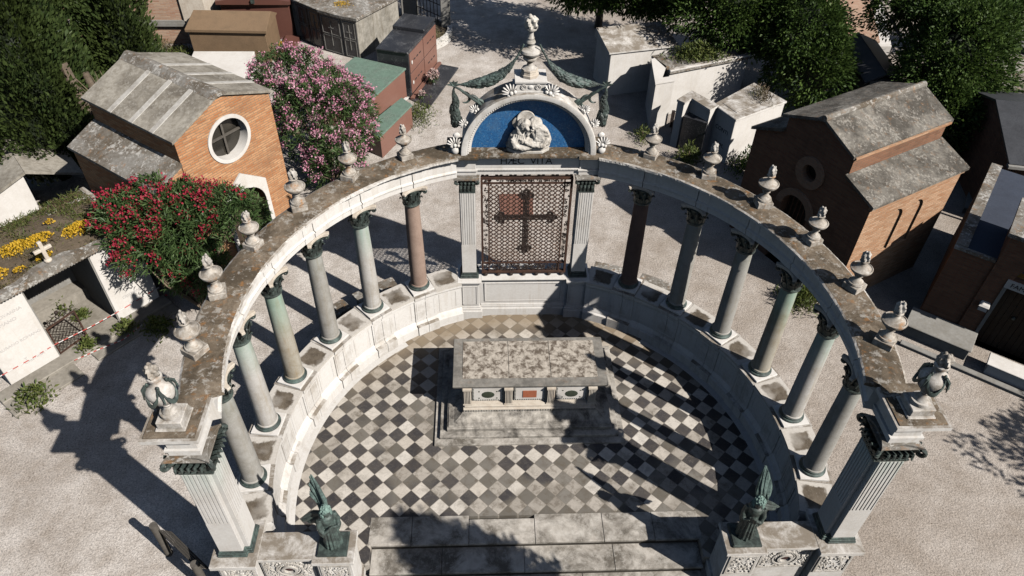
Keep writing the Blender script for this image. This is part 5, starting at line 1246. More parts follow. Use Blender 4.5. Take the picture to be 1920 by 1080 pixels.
for (x, y, r, n) in ((.95, .55, .30, 420), (1.75, 1.15, .34, 520), (2.25, 1.05, .30, 420), (3.1, .72, .34, 640), (.5, .25, .14, 110), (2.05, .35, .17, 150), (1.2, 1.75, .2, 170), (2.75, 1.5, .12, 60), (.25, 1.0, .14, 90), (1.45, .3, .12, 80)):
    a = RNG.uniform(0, 6.28, n); d = r * RNG.random(n) ** .6; fl_.append(np.stack([x + d * np.cos(a) * 1.15, y + d * np.sin(a) * .8, 2.25 + .09 * np.sqrt(np.clip(1 - (d / r) ** 2, 0, 1)) + RNG.uniform(0, .04, n)], 1))
P = np.concatenate(fl_); Wd = np.array([list(FT @ Vector(p)) for p in P]); D = rdir(len(Wd)); D[:, 2] = np.abs(D[:, 2]) + .5
stuff(leaf_object('yellow_stonecrop', Wd, D, RNG.uniform(.035, .07, len(Wd)), RNG.uniform(.03, .05, len(Wd)), 'lf_yellow', None, rf, 0))
q = MB(FT); q.ball((2.0, -.03, 2.44), (.09, .09, .06), 12, 6); q.box(1.955, 2.045, -.07, .01, 2.46, 2.98); q.box(1.80, 2.20, -.068, .008, 2.72, 2.80); q.build('cross', 'cream', t, bevel=.01)
def wtxt(s, x, z, size): text_mesh(s, size, 'letters_faint', FT @ Matrix.Translation((x, -.004, z)) @ Matrix.Rotation(R_(90), 4, 'X'), t, .003, 'inscription')
wtxt('GIOVANNA', .72, 1.62, .12); wtxt('ROMANO', .55, 1.42, .13); wtxt('LAURANO ROMANO', .62, .78, .11); wtxt('CRISTINA', .72, .12, .11); wtxt('T', .55, .22, .12); wtxt('FAMIGLIA', 3.35, 1.72, .11); wtxt('CRISTIANO', 3.4, .35, .11)
q = MB(FT); q.box(-.4, 4.1, -.42, -.005, G, G + .13); q.box(-.4, 1.3, -.95, -.43, G, G + .07); q.box(1.75, 4.1, -.80, -.43, G, G + .06); s_ = q.build('tomb_step', 'paving', None, bevel=.015); tag(s_, 'worn stone step along the foot of the open white tomb', 'step')
g = thing('iron_gate', 'small rusty iron mesh gate standing half open in the white tomb', 'gate', tuple(FT @ Vector((1.6, .1, G)))); 
q = MB(FT @ Matrix.Translation((1.24, .03, G + .13)) @ Matrix.Rotation(R_(8), 4, 'Z'))
for x0, x1, z0, z1 in ((0, .78, 0, .04), (0, .78, .86, .90), (0, .03, .04, .86), (.74, .78, .04, .86)): q.box(x0, x1, -.015, .015, z0, z1)
fr_ = q.build('frame', 'iron', g); q2 = MB(q.M)
for k in range(-9, 10):
    for sg in (-1, 1):
        pts = [(x, 0, .45 + sg * (x - .39) + k * .11) for x in np.linspace(.02, .76, 16)]; pts = [p for p in pts if .04 < p[2] < .87]
        if len(pts) > 1: q2.tube([pts[0], pts[-1]], .007, 4)
q2.build('mesh_panel', 'iron_dark', g); q2 = MB(q.M)
for k in range(5):
    pts = [(.39 + (k - 2) * .12 + .07 * math.cos(w * .7), 0, .98 + .03 * (2 - abs(k - 2)) + .07 * math.sin(w * .7)) for w in range(9)]; q2.tube(pts, .012, 5)
q2.ball((.39, 0, 1.14), .05, 8, 6); q2.build('scroll_crest', 'iron_dark', g)
def tape(pts, name, label, nd):
    g = thing(name, label, 'barrier tape', tuple(FT @ Vector(pts[0])), 'barrier tape round the white tomb'); V = [Vector(p) for p in pts]; a = MB(FT); L = len(V) - 1; h = Vector((0, .005, .010)); prev = None
    for k in range(nd + 1):
        f0 = k / nd * L; i0 = min(int(f0), L - 1); p0 = V[i0].lerp(V[i0 + 1], f0 - i0); cur = (a.vert(p0 - h), a.vert(p0 + h))
        if prev: a.face((prev[0], cur[0], cur[1], prev[1]), k % 2)
        prev = cur
    a.build('tape', ['tape_white', 'tape_red'], g)
tape([(-.3, -.06, .22), (.6, -.05, .19), (1.25, -.05, .20), (2.1, -.06, .12), (2.85, -.05, .08), (4.05, -.06, .10)], 'barrier_tape', 'red and white tape stretched across the open tomb front', 36)
tape([(1.35, -.46, G + .15), (1.9, -.55, G + .13), (2.5, -.70, G + .11), (3.1, -.62, G + .14)], 'barrier_tape', 'red and white tape lying on the worn step below the iron gate', 22)

# white gabled tomb behind it
t = thing('white_gabled_tomb', 'small white tomb with brown gabled roof at left edge behind the grassy roof', 'tomb', (-14.6, 9.4, G)); FW = frame((-15.3, 8.0), (.78, .62), (.62, -.78))
q = MB(FW); q.hull8([(.2, 0, G), (1.75, 0, G), (1.75, 3, G), (.2, 3, G)], [(.2, 0, 1.15), (1.75, 0, 1.75), (1.75, 3, 1.75), (.2, 3, 1.15)]); q.build('wall', 'plaster', t)
q = MB(FW); slope(q, .05, 1.17, 1.82, 1.85, -.07, 3.05, .08); slope(q, 1.83, 1.83, 3.2, 1.2, -.0, 3.05, .08); q.build('roof', 'roof_pale', t)

# ------------------------------------------------------------------ tombs along the top left
def block(name, label, cat, pts, z0, z1, mat, part='body'):
    cx = sum(p[0] for p in pts) / len(pts); cy = sum(p[1] for p in pts) / len(pts); t = thing(name, label, cat, (cx, cy, z0)); q = MB(); q.prism(pts, z0, z1); q.build(part, mat, t, bevel=.012); return t
t = thing('granite_tomb', 'stepped black granite tomb with rose granite side plates beside the gravel path', 'tomb', (-3.9, 18.6, G))
A1, B1, C1, D1 = (-3.73, 17.24), (-2.84, 19.95), (-4.10, 20.35), (-4.93, 17.6)
L2 = lambda a, b, f: (a[0] + (b[0] - a[0]) * f, a[1] + (b[1] - a[1]) * f)
q = MB(); q.prism([A1, B1, C1, D1], G, 1.42); q.build('body', 'gran_black', t, bevel=.01)
q = MB(); q.prism([L2(A1, B1, -.02), L2(A1, B1, .60), L2(D1, C1, .60), L2(D1, C1, -.02)], 1.42, 1.48); q.prism([L2(A1, B1, .58), L2(A1, B1, 1.0), L2(D1, C1, 1.0), L2(D1, C1, .58)], 1.485, 1.62); q.build('top_slab', 'gran_black', t, bevel=.012)
FK = frame(A1, (B1[0] - A1[0], B1[1] - A1[1]), (.95, -.31)); ln_ = math.dist(A1, B1)
for i, (x0, x1) in enumerate(((.06, ln_ * .49), (ln_ * .51, ln_ - .06))):
    for z0, z1 in ((-.22, .55), (.60, 1.36)):
        q = MB(FK); q.box(x0, x1, -.025, .01, z0, z1); p = q.build('side_plate', 'gran_rose', t, bevel=.005); q = MB(FK)
        for k in range(3): q.box(x0 + .35 + k * .28, x0 + .52 + k * .28, -.03, -.02, (z0 + z1) / 2 + .0, (z0 + z1) / 2 + .05)
        q.build('lettering', 'letters', p)
        if i == 0: q = MB(FK); q.ball((x0 + .16, -.04, (z0 + z1) / 2), (.05, .02, .08), 10, 6); q.build('portrait', 'plaster', p)
q = MB(); q.prism([(-3.75, 17.0), (-2.80, 19.95), (-2.68, 19.9), (-3.62, 16.95)], G, G + .12); q.build('base_course', 'gran_rose', t)
t = block('granite_slab', 'polished black granite slab lying flat on the gravel beside the stepped tomb', 'grave slab', [(-3.70, 16.95), (-3.01, 16.35), (-1.97, 19.55), (-2.72, 19.85)], G, G + .06, 'gran_black')
def vase(x, y, z, h, nm, label, fm, n=120, r=.16):
    t = thing(nm, label, 'flower vase', (x, y, z)); q = MB(Matrix.Translation((x, y, z))); q.lathe([(.06, 0), (.075, .02), (.05, .06), (.08, h * .5), (.095, h * .7), (.085, h * .7)], 14); q.build('vase', 'gran_black', t, smooth=True)
    d = rdir(n); d[:, 2] = np.abs(d[:, 2]); P = np.array([x, y, z + h * .8]) + d * (r * RNG.random(n) ** .5)[:, None] * np.array([1, 1, 1.2]); leaf_object('flowers', P, d + rdir(n) * .7, RNG.uniform(.05, .09, n), RNG.uniform(.04, .07, n), fm, None, t, 0)
    k = n // 2; d = rdir(k); leaf_object('leaves', np.array([x, y, z + h * .7]) + d * .08, d, RNG.uniform(.1, .2, k), RNG.uniform(.02, .04, k), 'lf_oleander', None, t, .1)
vase(-2.92, 18.15, G + .06, .42, 'flower_vase', 'tall vase of pale pink flowers on the black slab', 'lf_white', 260, .24); vase(-3.3, 17.05, G + .06, .22, 'flower_vase', 'small vase of white flowers at the near end of the black slab', 'lf_white', 60, .11)
t = thing('green_topped_tomb', 'rose granite tomb with mottled green stone top beside the pink oleander', 'tomb', (-5.3, 16.2, G))
q = MB(); q.prism([(-5.81, 17.88), (-3.88, 16.99), (-5.03, 14.5), (-6.95, 15.4)], G, .90); q.build('body', 'gran_rose', t)
q = MB(); q.prism([(-5.82, 17.95), (-3.82, 17.02), (-5.0, 14.42), (-7.0, 15.35)], .90, .96); q.build('top_slab', 'slab_green', t, bevel=.01)
q = MB(); q.prism([(-3.90, 16.6), (-3.78, 16.6), (-4.93, 14.1), (-5.05, 14.2)], -.05, .0); q.build('ledge', 'plaster', t)
t = thing('green_topped_tomb', 'lower rose granite tomb with green slab top in front of the taller one', 'tomb', (-4.2, 14.4, G))
q = MB(); q.prism([(-3.54, 15.08), (-3.92, 15.55), (-5.0, 13.5), (-4.45, 13.05)], G, .48); q.build('body', 'gran_rose', t); q = MB(); q.prism([(-3.50, 15.10), (-3.92, 15.62), (-5.05, 13.5), (-4.44, 12.98)], .48, .54); q.build('top_slab', 'slab_green', t, bevel=.01)
tuft('grass_tuft', 'patch of green weeds beside the lower green-topped tomb', (-3.35, 15.75, G), .55, .9, .32, 900, 'lf_weed', .14, .025, 'weeds', None, 1.0, False)
t = thing('brown_granite_tomb', 'plain brown granite tomb with sloped slab lid behind the striped chapel roof', 'tomb', (-11.1, 21, G))
q = MB(); q.prism([(-12.66, 20.18), (-9.62, 20.06), (-9.58, 21.9), (-12.6, 22.0)], G, .92); q.build('body', 'gran_brown', t, bevel=.01)
q = MB(); q.hull8([(-12.75, 20.08, .93), (-9.52, 19.95, .93), (-9.5, 21.95, .93), (-12.7, 22.05, .93)], [(-12.75, 20.08, 1.05), (-9.52, 19.95, 1.05), (-9.55, 21.2, 1.32), (-12.66, 21.3, 1.32)]); q.build('lid', 'gran_brown', t, bevel=.012)
t = thing('red_granite_tomb', 'large dark red polished granite tomb with a low pediment at the top edge', 'tomb', (-10.4, 23, G))
q = MB(); q.prism([(-11.9, 22.3), (-9.05, 22.2), (-8.95, 25), (-11.8, 25)], G, 1.2); q.build('body', 'gran_red', t, bevel=.012)
q = MB(); pr_ = [(-12.0, 1.2), (-8.95, 1.2), (-8.95, 1.34), (-10.45, 1.58), (-12.0, 1.34)]; a = [q.vert((x, 22.1, z)) for x, z in pr_]; c = [q.vert((x, 25, z)) for x, z in pr_]; q.face(a); q.face(c[::-1])
for i in range(5): j = (i + 1) % 5; q.face((a[i], c[i], c[j], a[j]))
q.build('roof', 'gran_red', t); q = MB(); q.box(-10.52, -10.38, 22.02, 22.1, 1.28, 1.44); q.build('ornament', 'bronze_dark', t)
q = MB(); q.prism([(-9.5, 20.2), (-8.85, 20.2), (-8.8, 22.2), (-9.4, 22.2)], G, G + .2); q.build('step', 'gran_red', t)
tuft('flower_pot', 'small yellow flowers in a pot on the red granite tomb step', (-9.35, 21.2, G + .2), .12, .12, .2, 60, 'lf_yellow', .07, .06, 'flower pot')
k_ = MB().prism([(-12.3, 17.4), (-10.0, 17.4), (-10.1, 19.75), (-12.5, 19.75)], G, .30).build('white_slab_tomb', 'plaster', None, bevel=.015); tag(k_, 'flat white slab tomb between the striped roof and the brown granite tomb', 'tomb')
t = thing('brick_building', 'pale patched brick wall of a building at the top left beside the cypresses', 'building', (-16, 22, G))
q = MB(); q.box(-21, -13.25, 21.8, 25, G, 7); q.build('wall', 'brick_far', t); q = MB(); q.box(-21, -13.25, 21.66, 21.8, .46, .60); q.box(-21, -13.25, 21.70, 21.8, .60, .68); q.build('string_course', 'concrete', t); q = MB(); q.box(-13.3, -12.35, 21.7, 25, G, 7); q.build('pilaster', 'cream', t)
tuft('dry_shrub', 'low mossy shrub at the foot of the pale brick wall', (-14.6, 21.0, G), 1.1, .6, .6, 1500, 'lf_moss', .16, .03, 'shrub'); tuft('dry_shrub', 'dark green low shrub beside the brown granite tomb', (-13.4, 20.6, G), .6, .5, .45, 600, 'lf_weed', .15, .03, 'shrub')
t = thing('columbarium', 'curved concrete columbarium with dark bronze doors at the top edge', 'columbarium', (-6.8, 22.6, G))
CP = [(-6.03, 20.36), (-4.55, 22.55), (-5.2, 25.5), (-9.2, 25.5), (-9.0, 22.45), (-8.75, 22.22), (-7.62, 21.22), (-6.68, 20.66)]
q = MB(); q.prism(CP, G, 1.30); q.build('wall', 'plaster_old', t, bevel=.01)
q = MB(); q.prism([(-5.98, 20.25), (-4.42, 22.55), (-5.1, 25.6), (-9.3, 25.6), (-9.1, 22.45), (-8.8, 22.12), (-7.66, 21.12), (-6.70, 20.56)], 1.30, 1.42); q.build('roof_slab', 'lichen_grey', t, bevel=.01)
FC = list(zip(CP[5:], CP[6:] + [CP[0]]))
for (a, c) in FC:
    L = math.dist(a, c); n = max(1, round(L / .75)); d = ((c[0] - a[0]) / L, (c[1] - a[1]) / L); Fm = frame(a, d, (-(-d[1]) * 1.0 if False else d[1], -d[0]))
    for k in range(n):
        w_ = L / n; q = MB(Fm); q.box(k * w_ + .03, (k + 1) * w_ - .03, -.03, .0, G, 1.27); p = q.build('bronze_door', 'gran_black', t); q = MB(Fm)
        for z0, z1 in ((G + .06, .42), (.48, 1.2)):
            for x0, x1, y0, y1 in ((.09, w_ - .09, z0, z0 + .025), (.09, w_ - .09, z1 - .025, z1), (.09, .115, z0, z1), (w_ - .115, w_ - .09, z0, z1)): q.box(k * w_ + x0, k * w_ + x1, -.045, -.03, y0, y1)
        q.box((k + .5) * w_ - .012, (k + .5) * w_ + .012, -.05, -.03, .0, 1.05); q.box((k + .5) * w_ - .12, (k + .5) * w_ + .12, -.05, -.031, .74, .765); q.build('door_moulding', 'concrete', p)
tuft('dry_shrub', 'tuft of yellow moss growing on the columbarium roof', (-6.75, 21.6, 1.42), .35, .3, .12, 260, 'lf_yellow', .06, .03, 'moss', None, .6, False)
t = thing('rotunda_grave', 'round walled grave with concrete pillars and iron railing at the top of the path', 'grave', (-4.0, 23.2, G))
def ringwall(mb, cx, cy, r0, r1, a0, a1, z0, z1, n=24):
    mb.M = Matrix.Translation((cx, cy, 0)); mb.sweep([(r0, z0), (r0, z1), (r1, z1), (r1, z0)], a0, a1, n); mb.M = Matrix.Identity(4)
q = MB(); ringwall(q, -4.05, 22.6, 1.55, 1.75, 60, 170, G, .0); q.build('kerb', 'plaster', t, smooth=30)
q = MB(); q.M = Matrix.Translation((-4.05, 22.6, 0)); q.lathe([(1.55, G), (1.55, -.1), (.3, -.06)], 28); q.build('planting_bed', 'soil', t)
q = MB(); q.box(-2.78, -2.38, 22.9, 23.3, G, 5.5); q.box(-4.6, -3.9, 24.2, 24.9, G, 5.5); q.build('pillar', 'concrete', t, bevel=.02)
q = MB()
for k in range(8): x = -3.9 + k * .16; y = 24.2 - k * .16; q.tube([(x, y, G), (x, y, 1.6)], .018, 5)
for z in (.3, .8, 1.3): q.tube([(-3.95, 24.25, z), (-2.7, 23.0, z)], .02, 5)
q.build('railing', 'iron_dark', t)
tuft('grass_tuft', 'dry grass inside the curved kerb of the round grave', (-3.1, 21.8, -.08), .5, .5, .2, 500, 'lf_moss', .12, .02, 'weeds', None, 1, False)

# ------------------------------------------------------------------ white tombs, right of the path
t = thing('white_tomb', 'tall plain white tomb with sloped lid right of the arch garland', 'tomb', (4.7, 18.1, G))
q = MB(); q.prism([(3.79, 17.30), (6.4, 17.95), (6.0, 19.4), (3.45, 18.80)], G, 1.40); q.build('body', 'plaster', t, bevel=.012)
q = MB(); q.hull8([(3.72, 17.22, 1.40), (6.45, 17.88, 1.40), (6.05, 19.45, 1.40), (3.36, 18.83, 1.40)], [(3.72, 17.22, 1.46), (6.45, 17.88, 1.46), (6.05, 19.4, 1.74), (3.38, 18.78, 1.74)]); q.build('lid', 'marble_top', t)
t = thing('white_walled_tomb', 'long white tomb with L-shaped side wall and shrub on its roof', 'tomb', (6.6, 16.3, G))
q = MB(); q.prism([(5.72, 15.82), (8.9, 17.05), (8.2, 18.0), (5.3, 17.0)], G, 1.36); q.build('body', 'plaster', t, bevel=.01); q = MB(); q.prism([(5.70, 15.72), (9.0, 16.98), (8.25, 18.05), (5.25, 17.05)], 1.36, 1.46); q.build('roof_slab', 'lichen_grey', t, bevel=.02)
q = MB(); q.prism([(5.70, 15.70), (9.0, 16.96), (8.95, 17.12), (5.66, 15.86)], 1.462, 1.54); q.build('roof_kerb', 'marble_top', t, bevel=.02)
q = MB(); q.prism([(5.06, 14.92), (5.75, 15.15), (5.72, 15.42), (5.32, 15.30), (5.62, 16.2), (5.36, 16.8), (5.22, 16.7)], G, 1.42); q.prism([(5.03, 14.88), (5.79, 15.13), (5.76, 15.46), (5.36, 15.34), (5.66, 16.2), (5.36, 16.85), (5.20, 16.75)], 1.42, 1.46); q.build('side_wall', 'plaster', t)
q = MB(); q.box(5.85, 5.95, 15.0, 15.1, G, .3)
for k in range(5): q.tube([(5.82 + .1 * k, 14.6 - .12 * k, G), (5.82 + .1 * k, 14.6 - .12 * k, .55)], .012, 4)
q.tube([(5.80, 14.62, .55), (6.25, 14.1, .55)], .014, 4); q.build('railing', 'iron_dark', t)
tuft('roof_shrub', 'bright green shrub growing on the roof of the long white tomb', (6.9, 16.85, 1.46), .85, .5, .62, 1500, 'lf_weed', .17, .045, 'shrub')
t = thing('white_portal_tomb', 'white tomb with narrow angled portal and dark opening', 'tomb', (6.2, 13.6, G))
q = MB(); q.prism([(5.62, 13.82), (5.80, 13.62), (6.32, 14.12), (6.20, 14.35)], G, 1.38); q.prism([(6.60, 13.18), (6.86, 13.42), (6.32, 14.12), (6.10, 13.9)], G, 1.38); q.build('portal_wall', 'plaster', t)
q = MB(); q.prism([(5.58, 13.80), (5.80, 13.56), (6.10, 13.88), (6.56, 13.10), (6.92, 13.42), (6.22, 14.42)], 1.38, 1.46); q.build('portal_roof', 'marble_top', t)
q = MB(); q.prism([(5.85, 13.55), (6.55, 13.1), (6.62, 13.2), (6.1, 13.85)], G, .95); q.build('inner_stone', 'gran_black', t)
t = thing('white_box_tomb', 'white box tomb with weedy flat slab top beside the right chapel', 'tomb', (8, 13.8, G))
q = MB(); q.prism([(6.82, 13.55), (7.30, 12.58), (9.3, 13.75), (8.55, 15.0)], G, 1.34); q.build('body', 'plaster', t, bevel=.01); q = MB(); q.prism([(6.78, 13.56), (7.29, 12.52), (9.36, 13.74), (8.57, 15.06)], 1.34, 1.42); q.build('top_slab', 'marble_top', t, bevel=.015)
q = MB(); q.prism([(7.10, 13.60), (7.42, 12.95), (8.7, 13.72), (8.3, 14.5)], 1.422, 1.44); q.build('inset_slab', 'marble_top', t, bevel=.01)
Fq = frame((6.82, 13.55), (.45, -.89), (-.89, -.45)); 
text_mesh('CONTI', .2, 'letters', Fq @ Matrix.Translation((.58, -.012, .75)) @ Matrix.Rotation(R_(90), 4, 'X'), t, .003, 'inscription'); text_mesh('FAM.', .2, 'letters', Fq @ Matrix.Translation((.62, -.012, .2)) @ Matrix.Rotation(R_(90), 4, 'X'), t, .003, 'inscription')
tuft('grass_tuft', 'dry grass sprouting on the white box tomb', (8.55, 14.0, 1.42), .3, .5, .3, 350, 'lf_moss', .22, .02, 'weeds', None, 1.6, False)
tuft('leafy_shrub', 'upright dark shrub against the sunlit side of the white box tomb', (8.15, 12.2, G), .7, .5, 1.1, 1300, 'lf_laurel', .12, .05, 'shrub', None, 1.4); tuft('leafy_shrub', 'green weeds sprouting before the narrow white portal', (6.0, 12.7, G), .45, .4, .8, 600, 'lf_weed', .2, .035, 'weeds', None, 1.4)
tuft('leafy_shrub', 'low leafy plant in front of the white side wall', (4.75, 14.2, G), .3, .5, .5, 300, 'lf_weed', .18, .03, 'weeds')
t = thing('dark_roofed_tomb', 'small tomb with dark gabled roof between the two big trees', 'tomb', (13.1, 16.4, G))
q = MB(); q.prism([(12.6, 14.8), (13.7, 14.75), (13.95, 17.7), (12.75, 17.75)], G, 1.62); q.build('wall', 'concrete', t); q = MB(); q.hull8([(12.3, 14.6, 1.6), (12.95, 14.6, 1.9), (13.2, 17.9, 1.9), (12.6, 17.9, 1.6)], [(12.3, 14.6, 1.66), (12.95, 14.6, 1.97), (13.2, 17.9, 1.97), (12.6, 17.9, 1.66)]); q.hull8([(12.97, 14.6, 1.9), (13.75, 14.6, 1.6), (14.0, 17.9, 1.6), (13.22, 17.9, 1.9)], [(12.97, 14.6, 1.97), (13.75, 14.6, 1.66), (14.0, 17.9, 1.66), (13.22, 17.9, 1.97)]); q.build('roof', 'roof_dark', t)
t = thing('brick_slab_tomb', 'pinkish brick-topped tomb with white rim at the top edge', 'tomb', (15.3, 22, G)); q = MB(); q.prism([(13.7, 20.3), (16.1, 20.3), (17.6, 25), (14.6, 25)], G, .28); q.build('rim', 'plaster', t); q = MB(); q.prism([(13.9, 20.6), (15.7, 20.6), (17.0, 25), (14.8, 25)], .28, .36); q.build('top', 'brick_far', t)
t = thing('concrete_tomb', 'pale concrete slab tomb with weeds on top at the right edge', 'tomb', (18.5, 17, G)); q = MB(); q.prism([(16.8, 15.5), (19.0, 15.5), (20.5, 17.2), (19.4, 19.2), (18.4, 18.5)], G, .9); q.build('body', 'concrete', t); q = MB(); q.prism([(16.7, 15.4), (19.1, 15.4), (20.7, 17.2), (19.4, 19.35), (18.3, 18.6)], .9, 1.0); q.build('top_slab', 'lichen_grey', t, bevel=.02)
t = thing('grey_tomb', 'grey slanted-roof tomb cut by the right edge near the top', 'tomb', (21.5, 18, G)); q = MB(); q.hull8([(20.6, 16.2, G), (24, 15.6, G), (24, 20, G), (21, 20.6, G)], [(20.6, 16.2, .8), (24, 15.6, 2.2), (24, 20, 2.2), (21, 20.6, .8)]); q.build('body', 'concrete', t)
FX = frame((15.36, 13.49), (-.207, -.978), (-.978, .207))
t = thing('black_roofed_chapel', 'dark chapel with smooth black roof at the right edge', 'chapel', (17, 11, G))
q = MB(FX); q.prism([(0.1, .1), (4.3, .1), (4.3, 5), (.1, 5)], G, 2.0); pr_ = [(0.1, 2.0), (4.3, 2.0), (2.0, 2.62)]; a = [q.vert((x, .1, z)) for x, z in pr_]; c = [q.vert((x, 5, z)) for x, z in pr_]; q.face(a); q.face(c[::-1])
for i in range(3): j = (i + 1) % 3; q.face((a[i], c[i], c[j], a[j]))
q.build('wall', 'brick_red', t); q = MB(FX); slope(q, -.05, 2.0, 2.0, 2.7, -.06, 5.1, .07); slope(q, 4.5, 1.98, 2.0, 2.7, -.06, 5.1, .07); q.build('roof', 'roof_dark', t)
q = MB(FX); q.box(4.42, 4.6, -.08, 5.1, 1.86, 1.95); q.tube([(4.62, .5, 1.9), (4.64, .5, 1.2), (4.62, .5, G)], .05, 8); q.build('gutter', 'concrete', t)
for i, (pts, z1, lb) in enumerate((([(17.19, 15.88), (17.76, 15.41), (15.76, 12.6), (15.40, 13.4)], -.18, 'flat grey grave slab in shade, upper of the two left of the black chapel'), ([(15.3, 11.3), (16.0, 10.9), (15.0, 9.4), (14.3, 9.8)], -.14, 'flat grey grave slab in shade, lower of the two near the brick mausoleum'))):
    k_ = MB().prism(pts, G, z1).build('grave_slab', 'concrete', None, bevel=.01); tag(k_, lb, 'grave slab')
t = block('white_low_tomb', 'white rendered low tomb at the right edge above the shade-coloured roof', 'tomb', [(14.72, 9.35), (16.2, 10.9), (19, 9.6), (17.5, 8.0)], G, .5, 'plaster')

# ------------------------------------------------------------------ street furniture
def bench(name, label, a0, a1, r0=7.0, r1=7.42):
    t = thing(name, label, 'bench', (7.2 * math.sin(R_((a0 + a1) / 2)), 7.2 * math.cos(R_((a0 + a1) / 2)), G)); q = MB(); q.sweep([(r0, .02), (r0, .10), (r1, .10), (r1, .02)], a0, a1, 10); q.build('seat', 'lichen_grey', t, bevel=.01)
    for f in (.18, .82):
        a = a0 + (a1 - a0) * f; q = MB(); q.sweep([(r0 + .06, G), (r0 + .06, .018), (r1 - .06, .018), (r1 - .06, G)], a - 1.1, a + 1.1, 2); q.build('support', 'concrete', t)
bench('stone_bench', 'curved grey stone bench behind the left wall by the pink column', -38, -28.5); bench('stone_bench', 'short grey stone bench behind the left wall, farther from the gate', -44.5, -40.2)
bench('stone_bench', 'curved stone bench behind the right wall nearest the gate', 17, 26); bench('stone_bench', 'curved stone bench behind the right wall by the second column', 27.5, 36.5)
k_ = MB().prism([(-.47, 9.6), (.55, 9.6), (.60, 10.9), (-.50, 10.9)], G, G + .035).build('red_slab', 'gran_rose', None); tag(k_, 'square reddish slab on the gravel seen through the gate grille', 'ground slab')
t = thing('wooden_rail', 'grey wooden handrail with slatted panel on the gravel at lower left', 'handrail', (-6.9, -1.6, G))
for a in ((-7.42, -1.22), (-6.42, -2.02)):
    MB().tube([(a[0] + .0, a[1] - .02, G - .05), (a[0], a[1], .2), (a[0], a[1], .74)], .075, 12).build('post', 'wood_grey', t, smooth=50)
q = MB()
for k in range(4):
    z = .60 - .09 * k; u_ = .035 * k; v_ = u_ + .03
    q.hull8([(-7.38 + u_, -1.22 + u_, z - .03), (-6.42 + u_, -2.02 + u_, z - .03), (-6.42 + v_, -2.02 + v_, z - .11), (-7.38 + v_, -1.22 + v_, z - .11)], [(-7.38 + u_, -1.22 + u_, z), (-6.42 + u_, -2.02 + u_, z), (-6.42 + v_, -2.02 + v_, z - .08), (-7.38 + v_, -1.22 + v_, z - .08)])
q.build('slat_panel', 'wood_grey', t)
for a in ((-5.9, -2.75),): MB().tube([(a[0], a[1], G), (a[0], a[1], .5)], .07, 10).build('post', 'wood_grey', t)

# ------------------------------------------------------------------ plants and trees
oleander('oleander_bush', 'large oleander covered in pink blossom right of the orange brick chapel', (-5.8, 11.2, G),
         [((-5.35, 10.05, 1.15), (.95, .9, 1.35)), ((-5.9, 11.6, 1.75), (1.55, 1.35, 1.6)), ((-7.1, 13.5, 1.8), (1.5, 1.25, 1.5)), ((-6.0, 13.0, 1.3), (1.5, 1.1, 1.5))], 1500, 'lf_pink', 400, lambda d: (d[:, 2] > -.25))
oleander('oleander_bush', 'spreading crimson oleander between the chapel door and the white tomb', (-8.5, 5.7, G),
         [((-9.65, 6.15, 2.25), (1.0, .8, .85)), ((-8.6, 5.95, 2.15), (1.15, .85, 1.1)), ((-7.5, 6.15, 2.3), (1.1, .72, .95)), ((-8.8, 6.4, 2.75), (.95, .5, .65)), ((-9.3, 5.55, 1.75), (.85, .6, .62)), ((-8.3, 5.75, .85), (.9, .65, .85))], 1600, 'lf_red', 200, lambda d: (d[:, 0] < .1) & (d[:, 2] > -.2) | (d[:, 2] > .82), 26)
cypress('cypress_tree', 'broad dark green cypress in the top left corner', (-14.7, 12.0, G), 9.5, 2.0, .5, 52000, (-.25, .2))
cypress('cypress_tree', 'slimmer cypress behind the dry trunk beside the striped roof', (-13.3, 15.9, G), 8.5, 1.25, .3, 24000)
cypress('cypress_tree', 'second cypress mass overlapping the broad one at the top edge', (-15.3, 14.9, G), 10, 1.6, .3, 22000)
t = thing('dead_tree', 'bare grey trunk with dry twigs between the cypresses and the chapel roof', 'dead tree', (-12.9, 12.3, G))
q = MB(); q.tube([(-12.75, 11.7, G), (-12.95, 11.8, 1.2), (-13.1, 11.9, 2.5), (-13.3, 12.1, 3.6)], [.22, .2, .17, .12], 10, jit=.12); q.tube([(-12.6, 12.4, G), (-12.8, 12.5, 1.4), (-13.1, 12.7, 3.0)], [.2, .17, .1], 10, jit=.12); tr = q.build('trunk', 'bark', t, smooth=True)
q = MB()
for k in range(26):
    b0 = Vector((-12.55 + random.uniform(-.15, .15), 12.6 + random.uniform(-.15, .15), random.uniform(.5, 1.6))); d = Vector((random.uniform(-.5, .25), random.uniform(-.4, .5), random.uniform(.8, 1.3))); q.tube([b0, b0 + d * .6 + Vector((random.uniform(-.1, .1), 0, 0)), b0 + d * random.uniform(1.1, 1.9)], [.035, .022, .006], 5)
for k in range(16):
    b0 = Vector((-12.75, 11.4, random.uniform(-.1, .7))); d = Vector((random.uniform(-1, -.1), random.uniform(-.6, .2), random.uniform(-.3, .4))); q.tube([b0, b0 + d * .5 + Vector((0, 0, .08)), b0 + d], [.04, .022, .006], 5)
q.build('twig', 'twig', t)
broadleaf('laurel_tree', 'big dark laurel tree shading the white tombs', (9.2, 18.6, G), [((8.6, 18.3, 2.7), (2.1, 1.7, 1.7), .30), ((10.6, 17.3, 2.5), (1.8, 1.9, 1.9), .30), ((7.2, 20.0, 3.2), (1.8, 1.4, 1.5), .16), ((11.0, 15.6, 1.55), (1.1, 1.1, 1.4), .14), ((10.8, 19.5, 3.4), (1.7, 1.6, 1.5), .12), ((7.6, 19.6, 4.2), (1.8, 1.5, 1.4), .12)], 52000, .15)
